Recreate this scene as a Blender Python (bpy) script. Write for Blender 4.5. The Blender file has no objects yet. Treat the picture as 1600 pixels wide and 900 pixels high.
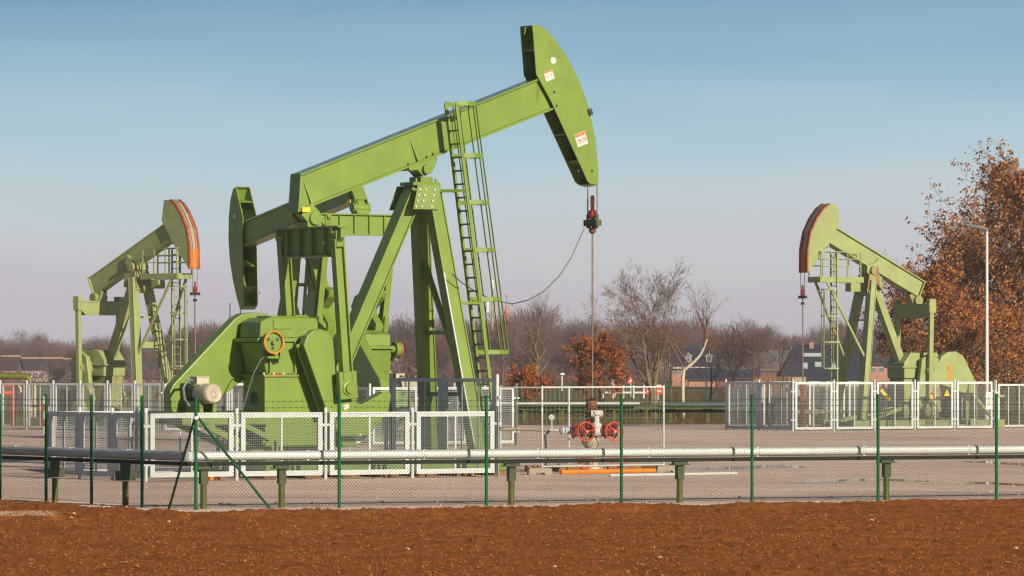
import bpy, math, random
import numpy as np
from mathutils import Vector, Matrix
R = math.radians
rnd = random.Random(11)
S = bpy.context.scene
COL = S.collection
PI = math.pi

# ------------------------------------------------------------------ camera constants (1600 px wide survey of the place)
F, HY, HC = 7500.0, 572.0, 2.7          # focal length in px, horizon row, eye height in metres


def gx(px, Y):
    return (px - 800.0) * Y / F


def gz(py, Y):
    return HC - (py - HY) * Y / F


def gy(py):                              # distance of a ground point seen on row py
    return HC * F / (py - HY)


class Frame:
    """A machine's own frame: origin on the ground, local x along its beam."""
    def __init__(s, X, Y, deg):
        s.X, s.Y, s.a = X, Y, R(deg)
        s.c, s.s = math.cos(s.a), math.sin(s.a)

    def un(s, px, py, l):
        dx = (px - 800.0) / F
        t = (l - s.s * s.X + s.c * s.Y) / (-s.s * dx + s.c)
        x, y, z = dx * t - s.X, t - s.Y, HC - (py - HY) / F * t
        return (s.c * x + s.s * y, z)

    def p3(s, px, py, l):
        x, z = s.un(px, py, l)
        return Vector((x, l, z))


# ------------------------------------------------------------------ mesh builder
class MB:
    def __init__(s, M=None):
        s.v, s.f, s.M = [], [], M

    def add(s, vs, fs):
        b = len(s.v)
        if s.M is not None:
            vs = [s.M @ Vector(v) for v in vs]
        s.v.extend([tuple(v) for v in vs])
        s.f.extend([tuple(b + i for i in f) for f in fs])

    def box(s, c, d, A=None):
        x, y, z = d[0] / 2, d[1] / 2, d[2] / 2
        vs = [Vector((a * x, b * y, e * z)) for e in (-1, 1) for b in (-1, 1) for a in (-1, 1)]
        c = Vector(c)
        vs = [(A @ v if A is not None else v) + c for v in vs]
        s.add(vs, [(0, 2, 3, 1), (4, 5, 7, 6), (0, 1, 5, 4), (2, 6, 7, 3), (0, 4, 6, 2), (1, 3, 7, 5)])

    def bar(s, p, q, w, h, up=(0, 0, 1)):
        p, q = Vector(p), Vector(q)
        d = q - p
        L = d.length
        if L < 1e-6:
            return
        d /= L
        up = Vector(up)
        if abs(d.dot(up.normalized())) > .98:
            up = Vector((1, 0, 0)) if abs(d.x) < .9 else Vector((0, 1, 0))
        sd = d.cross(up).normalized()
        u2 = sd.cross(d).normalized()
        A = Matrix((d, sd, u2)).transposed()
        s.box((p + q) / 2, (L, w, h), A)

    def wire(s, p, q, r):
        """three-sided thin bar"""
        p, q = Vector(p), Vector(q)
        d = (q - p).normalized()
        a = d.orthogonal().normalized()
        b = d.cross(a)
        vs = []
        for c in (p, q):
            for k in range(3):
                t = 2 * PI * k / 3
                vs.append(c + (a * math.cos(t) + b * math.sin(t)) * r)
        s.add(vs, [(0, 1, 4, 3), (1, 2, 5, 4), (2, 0, 3, 5)])

    def tube(s, p, q, r, r2=None, n=12, caps=True):
        p, q = Vector(p), Vector(q)
        r2 = r if r2 is None else r2
        d = (q - p)
        if d.length < 1e-7:
            return
        d.normalize()
        a = d.orthogonal().normalized()
        b = d.cross(a)
        vs = []
        for c, rr in ((p, r), (q, r2)):
            for k in range(n):
                t = 2 * PI * k / n
                vs.append(c + (a * math.cos(t) + b * math.sin(t)) * rr)
        fs = [(k, (k + 1) % n, n + (k + 1) % n, n + k) for k in range(n)]
        if caps:
            fs += [tuple(range(n - 1, -1, -1)), tuple(range(n, 2 * n))]
        s.add(vs, fs)

    def path(s, pts, r, n=8):
        pts = [Vector(p) for p in pts]
        rs = r if isinstance(r, (list, tuple)) else [r] * len(pts)
        vs, fs = [], []
        a = None
        for i, p in enumerate(pts):
            d = (pts[min(i + 1, len(pts) - 1)] - pts[max(i - 1, 0)]).normalized()
            if a is None:
                a = d.orthogonal().normalized()
            else:
                a = (a - d * a.dot(d))
                a = a.normalized() if a.length > 1e-6 else d.orthogonal().normalized()
            b = d.cross(a)
            for k in range(n):
                t = 2 * PI * k / n
                vs.append(p + (a * math.cos(t) + b * math.sin(t)) * rs[i])
        for i in range(len(pts) - 1):
            for k in range(n):
                k2 = (k + 1) % n
                fs.append((i * n + k, i * n + k2, (i + 1) * n + k2, (i + 1) * n + k))
        fs += [tuple(range(n - 1, -1, -1)), tuple(range((len(pts) - 1) * n, len(pts) * n))]
        s.add(vs, fs)

    def prism(s, poly, y0, y1):
        """outline in (x, z) extruded along y"""
        n = len(poly)
        vs = [Vector((x, y0, z)) for x, z in poly] + [Vector((x, y1, z)) for x, z in poly]
        fs = [tuple(range(n)), tuple(range(2 * n - 1, n - 1, -1))]
        fs += [(i, n + i, n + (i + 1) % n, (i + 1) % n) for i in range(n)]
        s.add(vs, fs)

    def prism_x(s, poly, x0, x1):
        """outline in (y, z) extruded along x"""
        n = len(poly)
        vs = [Vector((x0, y, z)) for y, z in poly] + [Vector((x1, y, z)) for y, z in poly]
        fs = [tuple(range(n)), tuple(range(2 * n - 1, n - 1, -1))]
        fs += [(i, n + i, n + (i + 1) % n, (i + 1) % n) for i in range(n)]
        s.add(vs, fs)

    def lathe(s, c, axis, prof, n=20):
        """prof: list of (distance along axis, radius)"""
        c, d = Vector(c), Vector(axis).normalized()
        a = d.orthogonal().normalized()
        b = d.cross(a)
        vs, fs = [], []
        for t, r in prof:
            for k in range(n):
                w = 2 * PI * k / n
                vs.append(c + d * t + (a * math.cos(w) + b * math.sin(w)) * max(r, 1e-4))
        for i in range(len(prof) - 1):
            for k in range(n):
                k2 = (k + 1) % n
                fs.append((i * n + k, i * n + k2, (i + 1) * n + k2, (i + 1) * n + k))
        fs += [tuple(range(n - 1, -1, -1)), tuple(range((len(prof) - 1) * n, len(prof) * n))]
        s.add(vs, fs)

    def ring(s, c, axis, Rr, r, n=24, m=6):
        c, d = Vector(c), Vector(axis).normalized()
        a = d.orthogonal().normalized()
        b = d.cross(a)
        vs, fs = [], []
        for i in range(n):
            t = 2 * PI * i / n
            e = a * math.cos(t) + b * math.sin(t)
            for k in range(m):
                w = 2 * PI * k / m
                vs.append(c + e * (Rr + r * math.cos(w)) + d * r * math.sin(w))
        for i in range(n):
            for k in range(m):
                i2, k2 = (i + 1) % n, (k + 1) % m
                fs.append((i * m + k, i2 * m + k, i2 * m + k2, i * m + k2))
        s.add(vs, fs)

    def build(s, name, mat, parent=None, bevel=0.0, smooth=False, label=None, loc=None):
        me = bpy.data.meshes.new(name)
        me.from_pydata(s.v, [], s.f)
        me.materials.append(mat)
        if smooth:
            me.polygons.foreach_set('use_smooth', [True] * len(me.polygons))
            me.set_sharp_from_angle(angle=R(38))
        me.update()
        o = bpy.data.objects.new(name, me)
        COL.objects.link(o)
        if parent is not None:
            o.parent = parent
        if loc is not None:
            o.location = loc
        if bevel:
            b = o.modifiers.new('edge', 'BEVEL')
            b.width, b.segments, b.limit_method, b.angle_limit = bevel, 2, 'ANGLE', R(40)
        if label:
            o['label'] = label
        return o


def tag(o, label=None, cat=None, group=None, kind=None):
    for k, v in (('label', label), ('category', cat), ('group', group), ('kind', kind)):
        if v:
            o[k] = v
    return o


def empty(name, loc, rz=0.0):
    o = bpy.data.objects.new(name, None)
    o.empty_display_size = .3
    o.location = loc
    o.rotation_euler = (0, 0, rz)
    COL.objects.link(o)
    return o


def copy_tree(o, parent=None):
    c = o.copy()
    COL.objects.link(c)
    c.parent = parent
    for ch in list(o.children):
        copy_tree(ch, c)
    return c


# ------------------------------------------------------------------ materials
def mat(name, col, rough=.55, metal=0.0, var=.12, scale=3.0, stain=None, stain_amt=.0, stain_scale=1.5,
        bump=0.0, bump_scale=40.0, streak=False, spec=.5, coat=0.0):
    m = bpy.data.materials.new(name)
    m.use_nodes = True
    nt = m.node_tree
    N, L = nt.nodes, nt.links
    b = N['Principled BSDF']
    b.inputs['Roughness'].default_value = rough
    b.inputs['Metallic'].default_value = metal
    b.inputs['Specular IOR Level'].default_value = spec
    b.inputs['Coat Weight'].default_value = coat
    tc = N.new('ShaderNodeTexCoord')
    nz = N.new('ShaderNodeTexNoise')
    nz.inputs['Scale'].default_value = scale
    nz.inputs['Detail'].default_value = 6
    nz.inputs['Roughness'].default_value = .65
    L.new(tc.outputs['Object'], nz.inputs['Vector'])
    rp = N.new('ShaderNodeValToRGB')
    rp.color_ramp.elements[0].position = .3
    rp.color_ramp.elements[1].position = .7
    lo = [c * (1 - var) for c in col]
    hi = [min(1, c * (1 + var)) for c in col]
    rp.color_ramp.elements[0].color = (*lo, 1)
    rp.color_ramp.elements[1].color = (*hi, 1)
    L.new(nz.outputs['Fac'], rp.inputs['Fac'])
    out = rp.outputs['Color']
    if stain is not None:
        mp = N.new('ShaderNodeMapping')
        mp.inputs['Scale'].default_value = (1, 1, .22) if streak else (1, 1, 1)
        L.new(tc.outputs['Object'], mp.inputs['Vector'])
        n2 = N.new('ShaderNodeTexNoise')
        n2.inputs['Scale'].default_value = stain_scale
        n2.inputs['Detail'].default_value = 8
        n2.inputs['Roughness'].default_value = .7
        L.new(mp.outputs['Vector'], n2.inputs['Vector'])
        r2 = N.new('ShaderNodeValToRGB')
        th = .72 - stain_amt * .3
        r2.color_ramp.elements[0].position = th
        r2.color_ramp.elements[1].position = th + .09
        r2.color_ramp.elements[0].color = (0, 0, 0, 1)
        r2.color_ramp.elements[1].color = (.85, .85, .85, 1)
        L.new(n2.outputs['Fac'], r2.inputs['Fac'])
        mx = N.new('ShaderNodeMix')
        mx.data_type = 'RGBA'
        L.new(r2.outputs['Color'], mx.inputs['Factor'])
        L.new(out, mx.inputs['A'])
        mx.inputs['B'].default_value = (*stain, 1)
        out = mx.outputs['Result']
    L.new(out, b.inputs['Base Color'])
    if bump:
        n3 = N.new('ShaderNodeTexNoise')
        n3.inputs['Scale'].default_value = bump_scale
        n3.inputs['Detail'].default_value = 5
        L.new(tc.outputs['Object'], n3.inputs['Vector'])
        bp = N.new('ShaderNodeBump')
        bp.inputs['Strength'].default_value = bump
        bp.inputs['Distance'].default_value = .05
        L.new(n3.outputs['Fac'], bp.inputs['Height'])
        L.new(bp.outputs['Normal'], b.inputs['Normal'])
    return m


def leaf_mat(name, cols, rough=.7, trans=.25):
    m = bpy.data.materials.new(name)
    m.use_nodes = True
    N, L = m.node_tree.nodes, m.node_tree.links
    b = N['Principled BSDF']
    b.inputs['Roughness'].default_value = rough
    b.inputs['Specular IOR Level'].default_value = .2
    g = N.new('ShaderNodeNewGeometry')
    rp = N.new('ShaderNodeValToRGB')
    e = rp.color_ramp.elements
    while len(e) < len(cols):
        e.new(.5)
    for i, c in enumerate(cols):
        e[i].position = i / (len(cols) - 1)
        e[i].color = (*c, 1)
    L.new(g.outputs['Random Per Island'], rp.inputs['Fac'])
    L.new(rp.outputs['Color'], b.inputs['Base Color'])
    tr = N.new('ShaderNodeBsdfTranslucent')
    L.new(rp.outputs['Color'], tr.inputs['Color'])
    mx = N.new('ShaderNodeMixShader')
    mx.inputs['Fac'].default_value = trans
    L.new(b.outputs[0], mx.inputs[1])
    L.new(tr.outputs[0], mx.inputs[2])
    L.new(mx.outputs[0], N['Material Output'].inputs['Surface'])
    return m


RUST = (.22, .07, .015)
M = {}
M['green'] = mat('green_paint', (.134, .212, .028), .40, var=.15, scale=1.3, stain=(.085, .105, .018), stain_amt=.24, stain_scale=1.7, streak=True, bump=.04, bump_scale=6)
M['green_rust'] = mat('green_paint_rusty', (.134, .212, .028), .40, var=.12, scale=1.6, stain=(.28, .09, .010), stain_amt=.30, stain_scale=3.2)
M['green_gloss'] = mat('green_paint_gloss', (.134, .212, .028), .16, var=.10, scale=1.3, stain=(.28, .09, .010), stain_amt=.10, stain_scale=3.0, coat=.8)
M['pale'] = mat('pale_green_paint', (.225, .268, .105), .5, var=.13, scale=1.6, stain=(.19, .12, .035), stain_amt=.30, stain_scale=1.7, streak=True, bump=.04, bump_scale=6)
M['seam_rust'] = mat('green_rusty_seam', (.138, .195, .026), .5, var=.15, scale=2, stain=(.36, .13, .012), stain_amt=.75, stain_scale=2.2)
M['pale_rust'] = mat('pale_green_paint_rusty', (.205, .235, .09), .6, var=.2, scale=2.5, stain=RUST, stain_amt=.62, stain_scale=2.4, streak=True)
M['rust'] = mat('rust', (.13, .045, .015), .85, var=.45, scale=7, bump=.3, bump_scale=60)
M['rust_red'] = mat('rust_red', (.25, .062, .014), .7, var=.5, scale=6)
M['rust_orange'] = mat('rust_orange', (.50, .17, .012), .6, var=.3, scale=9, stain=RUST, stain_amt=.4, stain_scale=8)
M['dark_steel'] = mat('dark_steel', (.03, .032, .035), .5, .3, var=.3, scale=8)
M['rope'] = mat('wire_rope', (.16, .10, .09), .55, .6, var=.2)
M['rod'] = mat('polished_rod', (.16, .12, .09), .45, .6, var=.3, scale=5)
M['galv'] = mat('galvanised', (.45, .49, .51), .5, .0, var=.10, scale=5, stain=(.37, .39, .39), stain_amt=.35, stain_scale=4)
M['galv_dark'] = mat('weathered_zinc', (.13, .16, .17), .4, .2, var=.15, scale=3)
M['rear_steel'] = mat('rear_steel', (.07, .10, .10), .4, .2, var=.2, scale=2)
M['galv_wire'] = mat('galvanised_wire', (.42, .46, .47), .5, .0, var=.08)
M['clad'] = mat('pipe_cladding', (.60, .63, .63), .40, .3, var=.08, scale=2.5, stain=(.44, .45, .42), stain_amt=.3, stain_scale=2)
M['fence_green'] = mat('fence_green', (.002, .082, .030), .5, var=.18, scale=6, spec=.2)
M['fence_wire'] = mat('fence_wire', (.004, .022, .014), .6, var=.15, spec=.2)
M['olive'] = mat('olive_paint', (.085, .10, .010), .5, var=.22, scale=5, stain=(.06, .07, .01), stain_amt=.4, stain_scale=4, streak=True)
M['dark_olive'] = mat('dark_olive', (.045, .07, .022), .55, var=.3, scale=4)
M['under'] = mat('shade_black_beam', (.006, .010, .008), .8, var=.3)  # beam colour blackened to hold the shade beneath the pipe
M['cream'] = mat('cream_paint', (.44, .39, .29), .5, var=.12, scale=6, stain=(.4, .3, .15), stain_amt=.3, stain_scale=6)
M['motor_cream'] = mat('motor_cream', (.40, .36, .27), .45, var=.08)
M['white'] = mat('white_paint', (.56, .56, .55), .5, var=.05)
M['red'] = mat('signal_red', (.60, .070, .014), .45, var=.2, scale=10, stain=(.5, .10, .03), stain_amt=.4, stain_scale=8)
M['dark_red'] = mat('dark_red', (.20, .018, .016), .5, var=.25, scale=9)
M['concrete'] = mat('concrete', (.30, .27, .20), .9, var=.2, scale=9, bump=.25, bump_scale=50)
M['timber'] = mat('old_timber', (.20, .10, .05), .85, var=.4, scale=6)
M['sticker'] = mat('sticker_white', (.52, .49, .45), .5, var=.04)
M['sticker_red'] = mat('sticker_red', (.60, .10, .04), .5, var=.1)
M['sticker_grey'] = mat('sticker_grey', (.33, .30, .25), .6, var=.1)
M['yellow'] = mat('sign_yellow', (.75, .42, .01), .5, var=.08)
M['orange'] = mat('orange_paint', (.66, .19, .01), .55, var=.15)
M['blue'] = mat('blue_box', (.02, .10, .35), .5, var=.1)
M['brick'] = mat('brick', (.34, .17, .12), .9, var=.2, scale=2)
M['brick_red'] = mat('brick_red', (.16, .07, .058), .9, var=.2, scale=2)
M['roof_dark'] = mat('roof_dark', (.020, .022, .040), .6, var=.2, scale=1.2)
M['roof_grey'] = mat('roof_grey', (.11, .11, .11), .8, var=.2, scale=1.2)
M['roof_brown'] = mat('roof_brown', (.038, .028, .034), .8, var=.2, scale=1.2)
M['gutter_orange'] = mat('gutter_orange', (.34, .19, .12), .7, var=.1)
M['house_white'] = mat('house_white', (.36, .35, .34), .6, var=.08)
M['glass'] = mat('window_glass', (.10, .13, .17), .12, var=.15, scale=.6)
M['skylight'] = mat('skylight_glass', (.30, .40, .46), .2, var=.1, scale=.6)
M['spire'] = mat('spire_copper_red', (.55, .15, .07), .7, var=.1)
M['bark'] = mat('bark', (.165, .118, .062), .9, var=.35, scale=3, bump=.4, bump_scale=20)
M['bark_dark'] = mat('bark_dark', (.10, .075, .055), .9, var=.3, scale=3)
M['birch'] = mat('birch_bark', (.46, .38, .29), .8, var=.15, scale=2, stain=(.09, .07, .05), stain_amt=.35, stain_scale=5)
M['twig'] = mat('twig', (.17, .10, .07), .9, var=.25)
M['twig_red'] = mat('twig_red', (.17, .085, .065), .9, var=.25)
M['twig_far'] = leaf_mat('twig_far', [(.060, .036, .034), (.095, .056, .050), (.135, .080, .068), (.08, .055, .042)], .9, .1)
M['twig_far2'] = leaf_mat('twig_far_reddish', [(.085, .042, .042), (.125, .060, .056), (.16, .082, .070), (.11, .068, .046)], .9, .1)
M['oak_leaf'] = leaf_mat('oak_leaf', [(.17, .062, .018), (.29, .105, .025), (.40, .155, .036), (.50, .215, .06), (.23, .08, .02)])
M['beech_leaf'] = leaf_mat('beech_leaf', [(.17, .045, .007), (.31, .085, .012), (.42, .14, .022), (.22, .055, .01)])
M['scrub'] = leaf_mat('scrub', [(.10, .06, .03), (.16, .10, .045), (.08, .08, .025), (.20, .12, .06), (.11, .05, .03)])
M['drygrass'] = leaf_mat('drygrass', [(.20, .13, .05), (.13, .12, .035), (.26, .17, .07), (.10, .10, .03)])
M['clod'] = leaf_mat('soil_clod', [(.12, .036, .008), (.25, .078, .015), (.30, .10, .022), (.18, .055, .011), (.34, .13, .036)], .95, 0.0)
M['straw'] = leaf_mat('straw', [(.38, .22, .09), (.5, .32, .15), (.28, .14, .05)], .8, .1)


def ground_mat(name, cols, scale, bump, bscale, dist=.05, detail=10, stretch=(1, 1, 1), fine=None, rough=.95):
    m = bpy.data.materials.new(name)
    m.use_nodes = True
    N, L = m.node_tree.nodes, m.node_tree.links
    b = N['Principled BSDF']
    b.inputs['Roughness'].default_value = rough
    b.inputs['Specular IOR Level'].default_value = .15
    tc = N.new('ShaderNodeTexCoord')
    mp = N.new('ShaderNodeMapping')
    mp.inputs['Scale'].default_value = stretch
    L.new(tc.outputs['Object'], mp.inputs['Vector'])
    nz = N.new('ShaderNodeTexNoise')
    nz.inputs['Scale'].default_value = scale
    nz.inputs['Detail'].default_value = detail
    nz.inputs['Roughness'].default_value = .7
    L.new(mp.outputs['Vector'], nz.inputs['Vector'])
    rp = N.new('ShaderNodeValToRGB')
    e = rp.color_ramp.elements
    while len(e) < len(cols):
        e.new(.5)
    for i, c in enumerate(cols):
        e[i].position = .28 + .44 * i / (len(cols) - 1)
        e[i].color = (*c, 1)
    L.new(nz.outputs['Fac'], rp.inputs['Fac'])
    out = rp.outputs['Color']
    if fine:
        n2 = N.new('ShaderNodeTexNoise')
        n2.inputs['Scale'].default_value = fine
        n2.inputs['Detail'].default_value = 4
        n2.inputs['Roughness'].default_value = .8
        L.new(tc.outputs['Object'], n2.inputs['Vector'])
        r2 = N.new('ShaderNodeValToRGB')
        r2.color_ramp.elements[0].position = .3
        r2.color_ramp.elements[1].position = .72
        r2.color_ramp.elements[0].color = (.62, .60, .58, 1)
        r2.color_ramp.elements[1].color = (1.25, 1.25, 1.25, 1)
        L.new(n2.outputs['Fac'], r2.inputs['Fac'])
        mx = N.new('ShaderNodeMix')
        mx.data_type, mx.blend_type = 'RGBA', 'MULTIPLY'
        mx.inputs['Factor'].default_value = 1
        L.new(out, mx.inputs['A'])
        L.new(r2.outputs['Color'], mx.inputs['B'])
        out = mx.outputs['Result']
    L.new(out, b.inputs['Base Color'])
    n3 = N.new('ShaderNodeTexNoise')
    n3.inputs['Scale'].default_value = bscale
    n3.inputs['Detail'].default_value = 6
    n3.inputs['Roughness'].default_value = .7
    L.new(tc.outputs['Object'], n3.inputs['Vector'])
    bp = N.new('ShaderNodeBump')
    bp.inputs['Strength'].default_value = bump
    bp.inputs['Distance'].default_value = dist
    L.new(n3.outputs['Fac'], bp.inputs['Height'])
    L.new(bp.outputs['Normal'], b.inputs['Normal'])
    return m


M['gravel'] = ground_mat('gravel', [(.44, .32, .27), (.65, .485, .42), (.77, .60, .53), (.86, .70, .635)], .30, .35, 14, .05, stretch=(.35, .8, 1), fine=9)
M['soil'] = ground_mat('soil', [(.165, .054, .011), (.268, .086, .015), (.35, .12, .025)], .7, .9, 34, .035, fine=20)
M['sand'] = ground_mat('sand', [(.50, .34, .22), (.62, .46, .33), (.70, .55, .42)], 1.5, .8, 18, .06, fine=10)
M['field'] = ground_mat('field', [(.10, .062, .028), (.14, .105, .045), (.085, .095, .028), (.17, .115, .055)], .012, .8, 1.2, .3, stretch=(1, 4, 1), fine=.5)

# ------------------------------------------------------------------ world, sun, camera
SUN_AZ, SUN_EL = 36.0, 21.0              # degrees to the right of straight behind the camera; elevation
w = bpy.data.worlds.new('World')
S.world = w
w.use_nodes = True
N, L = w.node_tree.nodes, w.node_tree.links
bg = N['Background']
sky = N.new('ShaderNodeTexSky')
sky.sky_type = 'NISHITA'
sky.sun_disc = False
sky.sun_elevation = R(SUN_EL)
sky.sun_rotation = R(180 - SUN_AZ)
sky.air_density, sky.dust_density, sky.ozone_density = 1.2, 1.5, 2.0
tc = N.new('ShaderNodeTexCoord')
sep = N.new('ShaderNodeSeparateXYZ')
L.new(tc.outputs['Generated'], sep.inputs[0])
mp = N.new('ShaderNodeMapping')
mp.inputs['Scale'].default_value = (7, 7, 60)
L.new(tc.outputs['Generated'], mp.inputs['Vector'])
cn = N.new('ShaderNodeTexNoise')
cn.inputs['Scale'].default_value = 1.0
cn.inputs['Detail'].default_value = 5
L.new(mp.outputs['Vector'], cn.inputs['Vector'])
ad = N.new('ShaderNodeMath')
ad.operation = 'MULTIPLY_ADD'             # elevation wobbled a little by thin cloud veils
L.new(cn.outputs['Fac'], ad.inputs[0])
ad.inputs[1].default_value = .030
L.new(sep.outputs['Z'], ad.inputs[2])
sb = N.new('ShaderNodeMath')
sb.operation = 'SUBTRACT'
L.new(ad.outputs[0], sb.inputs[0])
sb.inputs[1].default_value = .015
rp = N.new('ShaderNodeValToRGB')
def lin(c):
    return tuple((x / 255 / 12.92) if x / 255 <= .04045 else ((x / 255 + .055) / 1.055) ** 2.4 for x in c)
SKY = [(0.0, (188, 182, 194)), (.012, (195, 190, 200)), (.022, (202, 202, 207)), (.034, (194, 209, 215)),
       (.048, (172, 203, 217)), (.064, (143, 184, 207)), (.080, (116, 163, 192)), (.13, (80, 130, 172))]
e = rp.color_ramp.elements
while len(e) < len(SKY):
    e.new(.5)
for i, (p, c) in enumerate(SKY):
    e[i].position = p / .16
    e[i].color = (*lin(c), 1)
mr = N.new('ShaderNodeMath')
mr.operation = 'MULTIPLY'
mr.inputs[1].default_value = 1 / .16
L.new(sb.outputs[0], mr.inputs[0])
L.new(mr.outputs[0], rp.inputs['Fac'])
SKY_STRENGTH = .045
EXPO = .42
mul = N.new('ShaderNodeMix')
mul.data_type, mul.blend_type = 'RGBA', 'MULTIPLY'
mul.inputs['Factor'].default_value = 1
L.new(rp.outputs['Color'], mul.inputs['A'])
mul.inputs['B'].default_value = (1 / SKY_STRENGTH / 2 ** EXPO,) * 3 + (1,)
mrng = N.new('ShaderNodeMapRange')
mrng.inputs['From Min'].default_value = .10
mrng.inputs['From Max'].default_value = .30
L.new(sep.outputs['Z'], mrng.inputs['Value'])
mixs = N.new('ShaderNodeMix')
mixs.data_type = 'RGBA'
L.new(mrng.outputs[0], mixs.inputs['Factor'])
L.new(mul.outputs['Result'], mixs.inputs['A'])
L.new(sky.outputs[0], mixs.inputs['B'])
L.new(mixs.outputs['Result'], bg.inputs['Color'])
bg.inputs['Strength'].default_value = SKY_STRENGTH

sd = bpy.data.lights.new('sun', 'SUN')
sd.energy, sd.angle, sd.color = 5.0, R(.5), (1.0, .86, .65)
so = bpy.data.objects.new('sun', sd)
COL.objects.link(so)
az = R(SUN_AZ)
tosun = Vector((math.sin(az) * math.cos(R(SUN_EL)), -math.cos(az) * math.cos(R(SUN_EL)), math.sin(R(SUN_EL))))
so.rotation_euler = tosun.to_track_quat('Z', 'Y').to_euler()
so.location = (30, -30, 40)

cd = bpy.data.cameras.new('camera')
cam = bpy.data.objects.new('camera', cd)
COL.objects.link(cam)
cd.sensor_width = 36
cd.lens = F / 1600 * 36
cam.location = (0, 0, HC)
cam.rotation_euler = (R(90), 0, 0)
cd.shift_y = (HY - 450) / 1600
cd.clip_start, cd.clip_end = 1.0, 9000
S.camera = cam
S.view_settings.view_transform = 'Standard'
S.view_settings.look = 'None'
S.view_settings.exposure = EXPO
S.view_settings.gamma = 1.0
S.view_settings.use_curve_mapping = False
S.cycles.use_denoising = True
S.cycles.filter_width = 1.3
S.cycles.max_bounces = 6
S.cycles.transparent_max_bounces = 8
S.cycles.volume_bounces = 0

# ------------------------------------------------------------------ ground
def vnoise(x, y, seed=0):
    """value noise on numpy arrays"""
    xi, yi = np.floor(x).astype(np.int64), np.floor(y).astype(np.int64)
    fx, fy = x - xi, y - yi
    fx, fy = fx * fx * (3 - 2 * fx), fy * fy * (3 - 2 * fy)

    def h(a, b):
        n = (a * 374761393 + b * 668265263 + seed * 974634777) & 0xffffffff
        n = ((n ^ (n >> 13)) * 1274126177) & 0xffffffff
        return ((n ^ (n >> 16)) & 0xffff) / 65535.0
    a, b, c, d = h(xi, yi), h(xi + 1, yi), h(xi, yi + 1), h(xi + 1, yi + 1)
    return (a * (1 - fx) + b * fx) * (1 - fy) + (c * (1 - fx) + d * fx) * fy


g = MB()
g.add([(-4000, -300, -.30), (4000, -300, -.30), (4000, 6000, -.30), (-4000, 6000, -.30)], [(0, 1, 2, 3)])
tag(g.build('ground', M['field']), kind='structure')

# edge of the gravel pad towards the ploughed field, (px, row) on the ground
EDGE = [(-520, 757), (-260, 772), (0, 786), (70, 789.5), (130, 793), (200, 798), (250, 802), (295, 805), (345, 804.5), (420, 802.5), (530, 800.5),
        (650, 798), (800, 796), (960, 793.5), (1120, 791), (1280, 788.5), (1440, 785.5), (1600, 782.5), (1800, 779), (2300, 771)]
edge = []
for (px, py) in EDGE:
    Y = gy(py)
    edge.append((gx(px, Y), Y))
ex = np.array([p[0] for p in edge])
ey = np.array([p[1] for p in edge])
pe = []
for i in range(len(edge) - 1):
    n = 24
    for k in range(n):
        t = k / n
        x = edge[i][0] * (1 - t) + edge[i + 1][0] * t
        y = edge[i][1] * (1 - t) + edge[i + 1][1] * t
        y += .55 * (float(vnoise(np.array([x * 1.1]), np.array([.5]), 5)[0]) - .5) + .25 * (float(vnoise(np.array([x * 5.0]), np.array([.5]), 6)[0]) - .5)
        pe.append((x, y, 0.0))
pad = MB()
far = [(70, 216, 0), (45, 219, 0), (20, 221, 0), (0, 222, 0), (-20, 222, 0), (-60, 224, 0)]
low = [(x, y, -.29) for x, y, z in pe]
n = len(pe)
pad.add(pe + far, [tuple(range(n + len(far)))])
pad.add(pe + low, [(i, i + 1, n + i + 1, n + i) for i in range(n - 1)])
tag(pad.build('gravel_yard', M['gravel']), kind='structure')

# the ploughed field: displaced sheet
xs = np.concatenate([np.linspace(-60, -13, 60), np.arange(-12.8, 12.8, .05), np.linspace(13, 60, 60)])
ys = np.concatenate([np.linspace(-40, 55, 60), np.arange(56, 99, .085), np.linspace(99.5, 106, 10)])
XX, YY = np.meshgrid(xs, ys)
bnd = np.interp(XX, ex, ey)
inside = YY - bnd                         # >0 under the gravel
furrow = np.sin((YY + .12 * XX + .8 * vnoise(XX * .35, YY * .5, 3)) * 2 * PI / 2.1)
Z = -.02 + .022 * furrow + .035 * (vnoise(XX * 1.2, YY * 1.0, 1) - .5) + .035 * (vnoise(XX * 4, YY * 3, 2) - .5) \
    + .045 * (vnoise(XX * 11, YY * 7, 4) ** 2 - .3) + .035 * (vnoise(XX * 23, YY * 15, 8) - .5)
bank = np.exp(-((inside + 1.1) / .8) ** 2) * (.07 + .05 * vnoise(XX * .8, YY, 9))
Z = Z + bank
Z = np.where(inside > -.05, -.12 - .1 * np.clip(inside, 0, 1), Z)
# pale sandy patch at the left
cx, cy = -10.1, 86.6
dpatch = np.sqrt(((XX - cx) / 2.4) ** 2 + ((YY - cy) / 2.4) ** 2) + .5 * (vnoise(XX * 1.6, YY * 1.0, 12) - .5)
Z = np.where(dpatch < 1, Z * .35 + .04, Z)
verts = np.stack([XX, YY, Z], -1).reshape(-1, 3)
ny, nx = XX.shape
ii, jj = np.meshgrid(np.arange(nx - 1), np.arange(ny - 1))
a0 = (jj * nx + ii).ravel()
faces = np.stack([a0, a0 + 1, a0 + nx + 1, a0 + nx], -1)
me = bpy.data.meshes.new('ploughed_field')
me.vertices.add(len(verts))
me.vertices.foreach_set('co', verts.ravel())
me.loops.add(faces.size)
me.loops.foreach_set('vertex_index', faces.ravel().astype(np.int32))
me.polygons.add(len(faces))
me.polygons.foreach_set('loop_start', (np.arange(len(faces)) * 4).astype(np.int32))
me.polygons.foreach_set('loop_total', np.full(len(faces), 4, np.int32))
me.materials.append(M['soil'])
me.materials.append(M['sand'])
me.polygons.foreach_set('material_index', (dpatch[:-1, :-1].ravel() < .93).astype(np.int32))
me.polygons.foreach_set('use_smooth', np.ones(len(faces), bool))
me.update(calc_edges=True)
me.validate()
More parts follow.
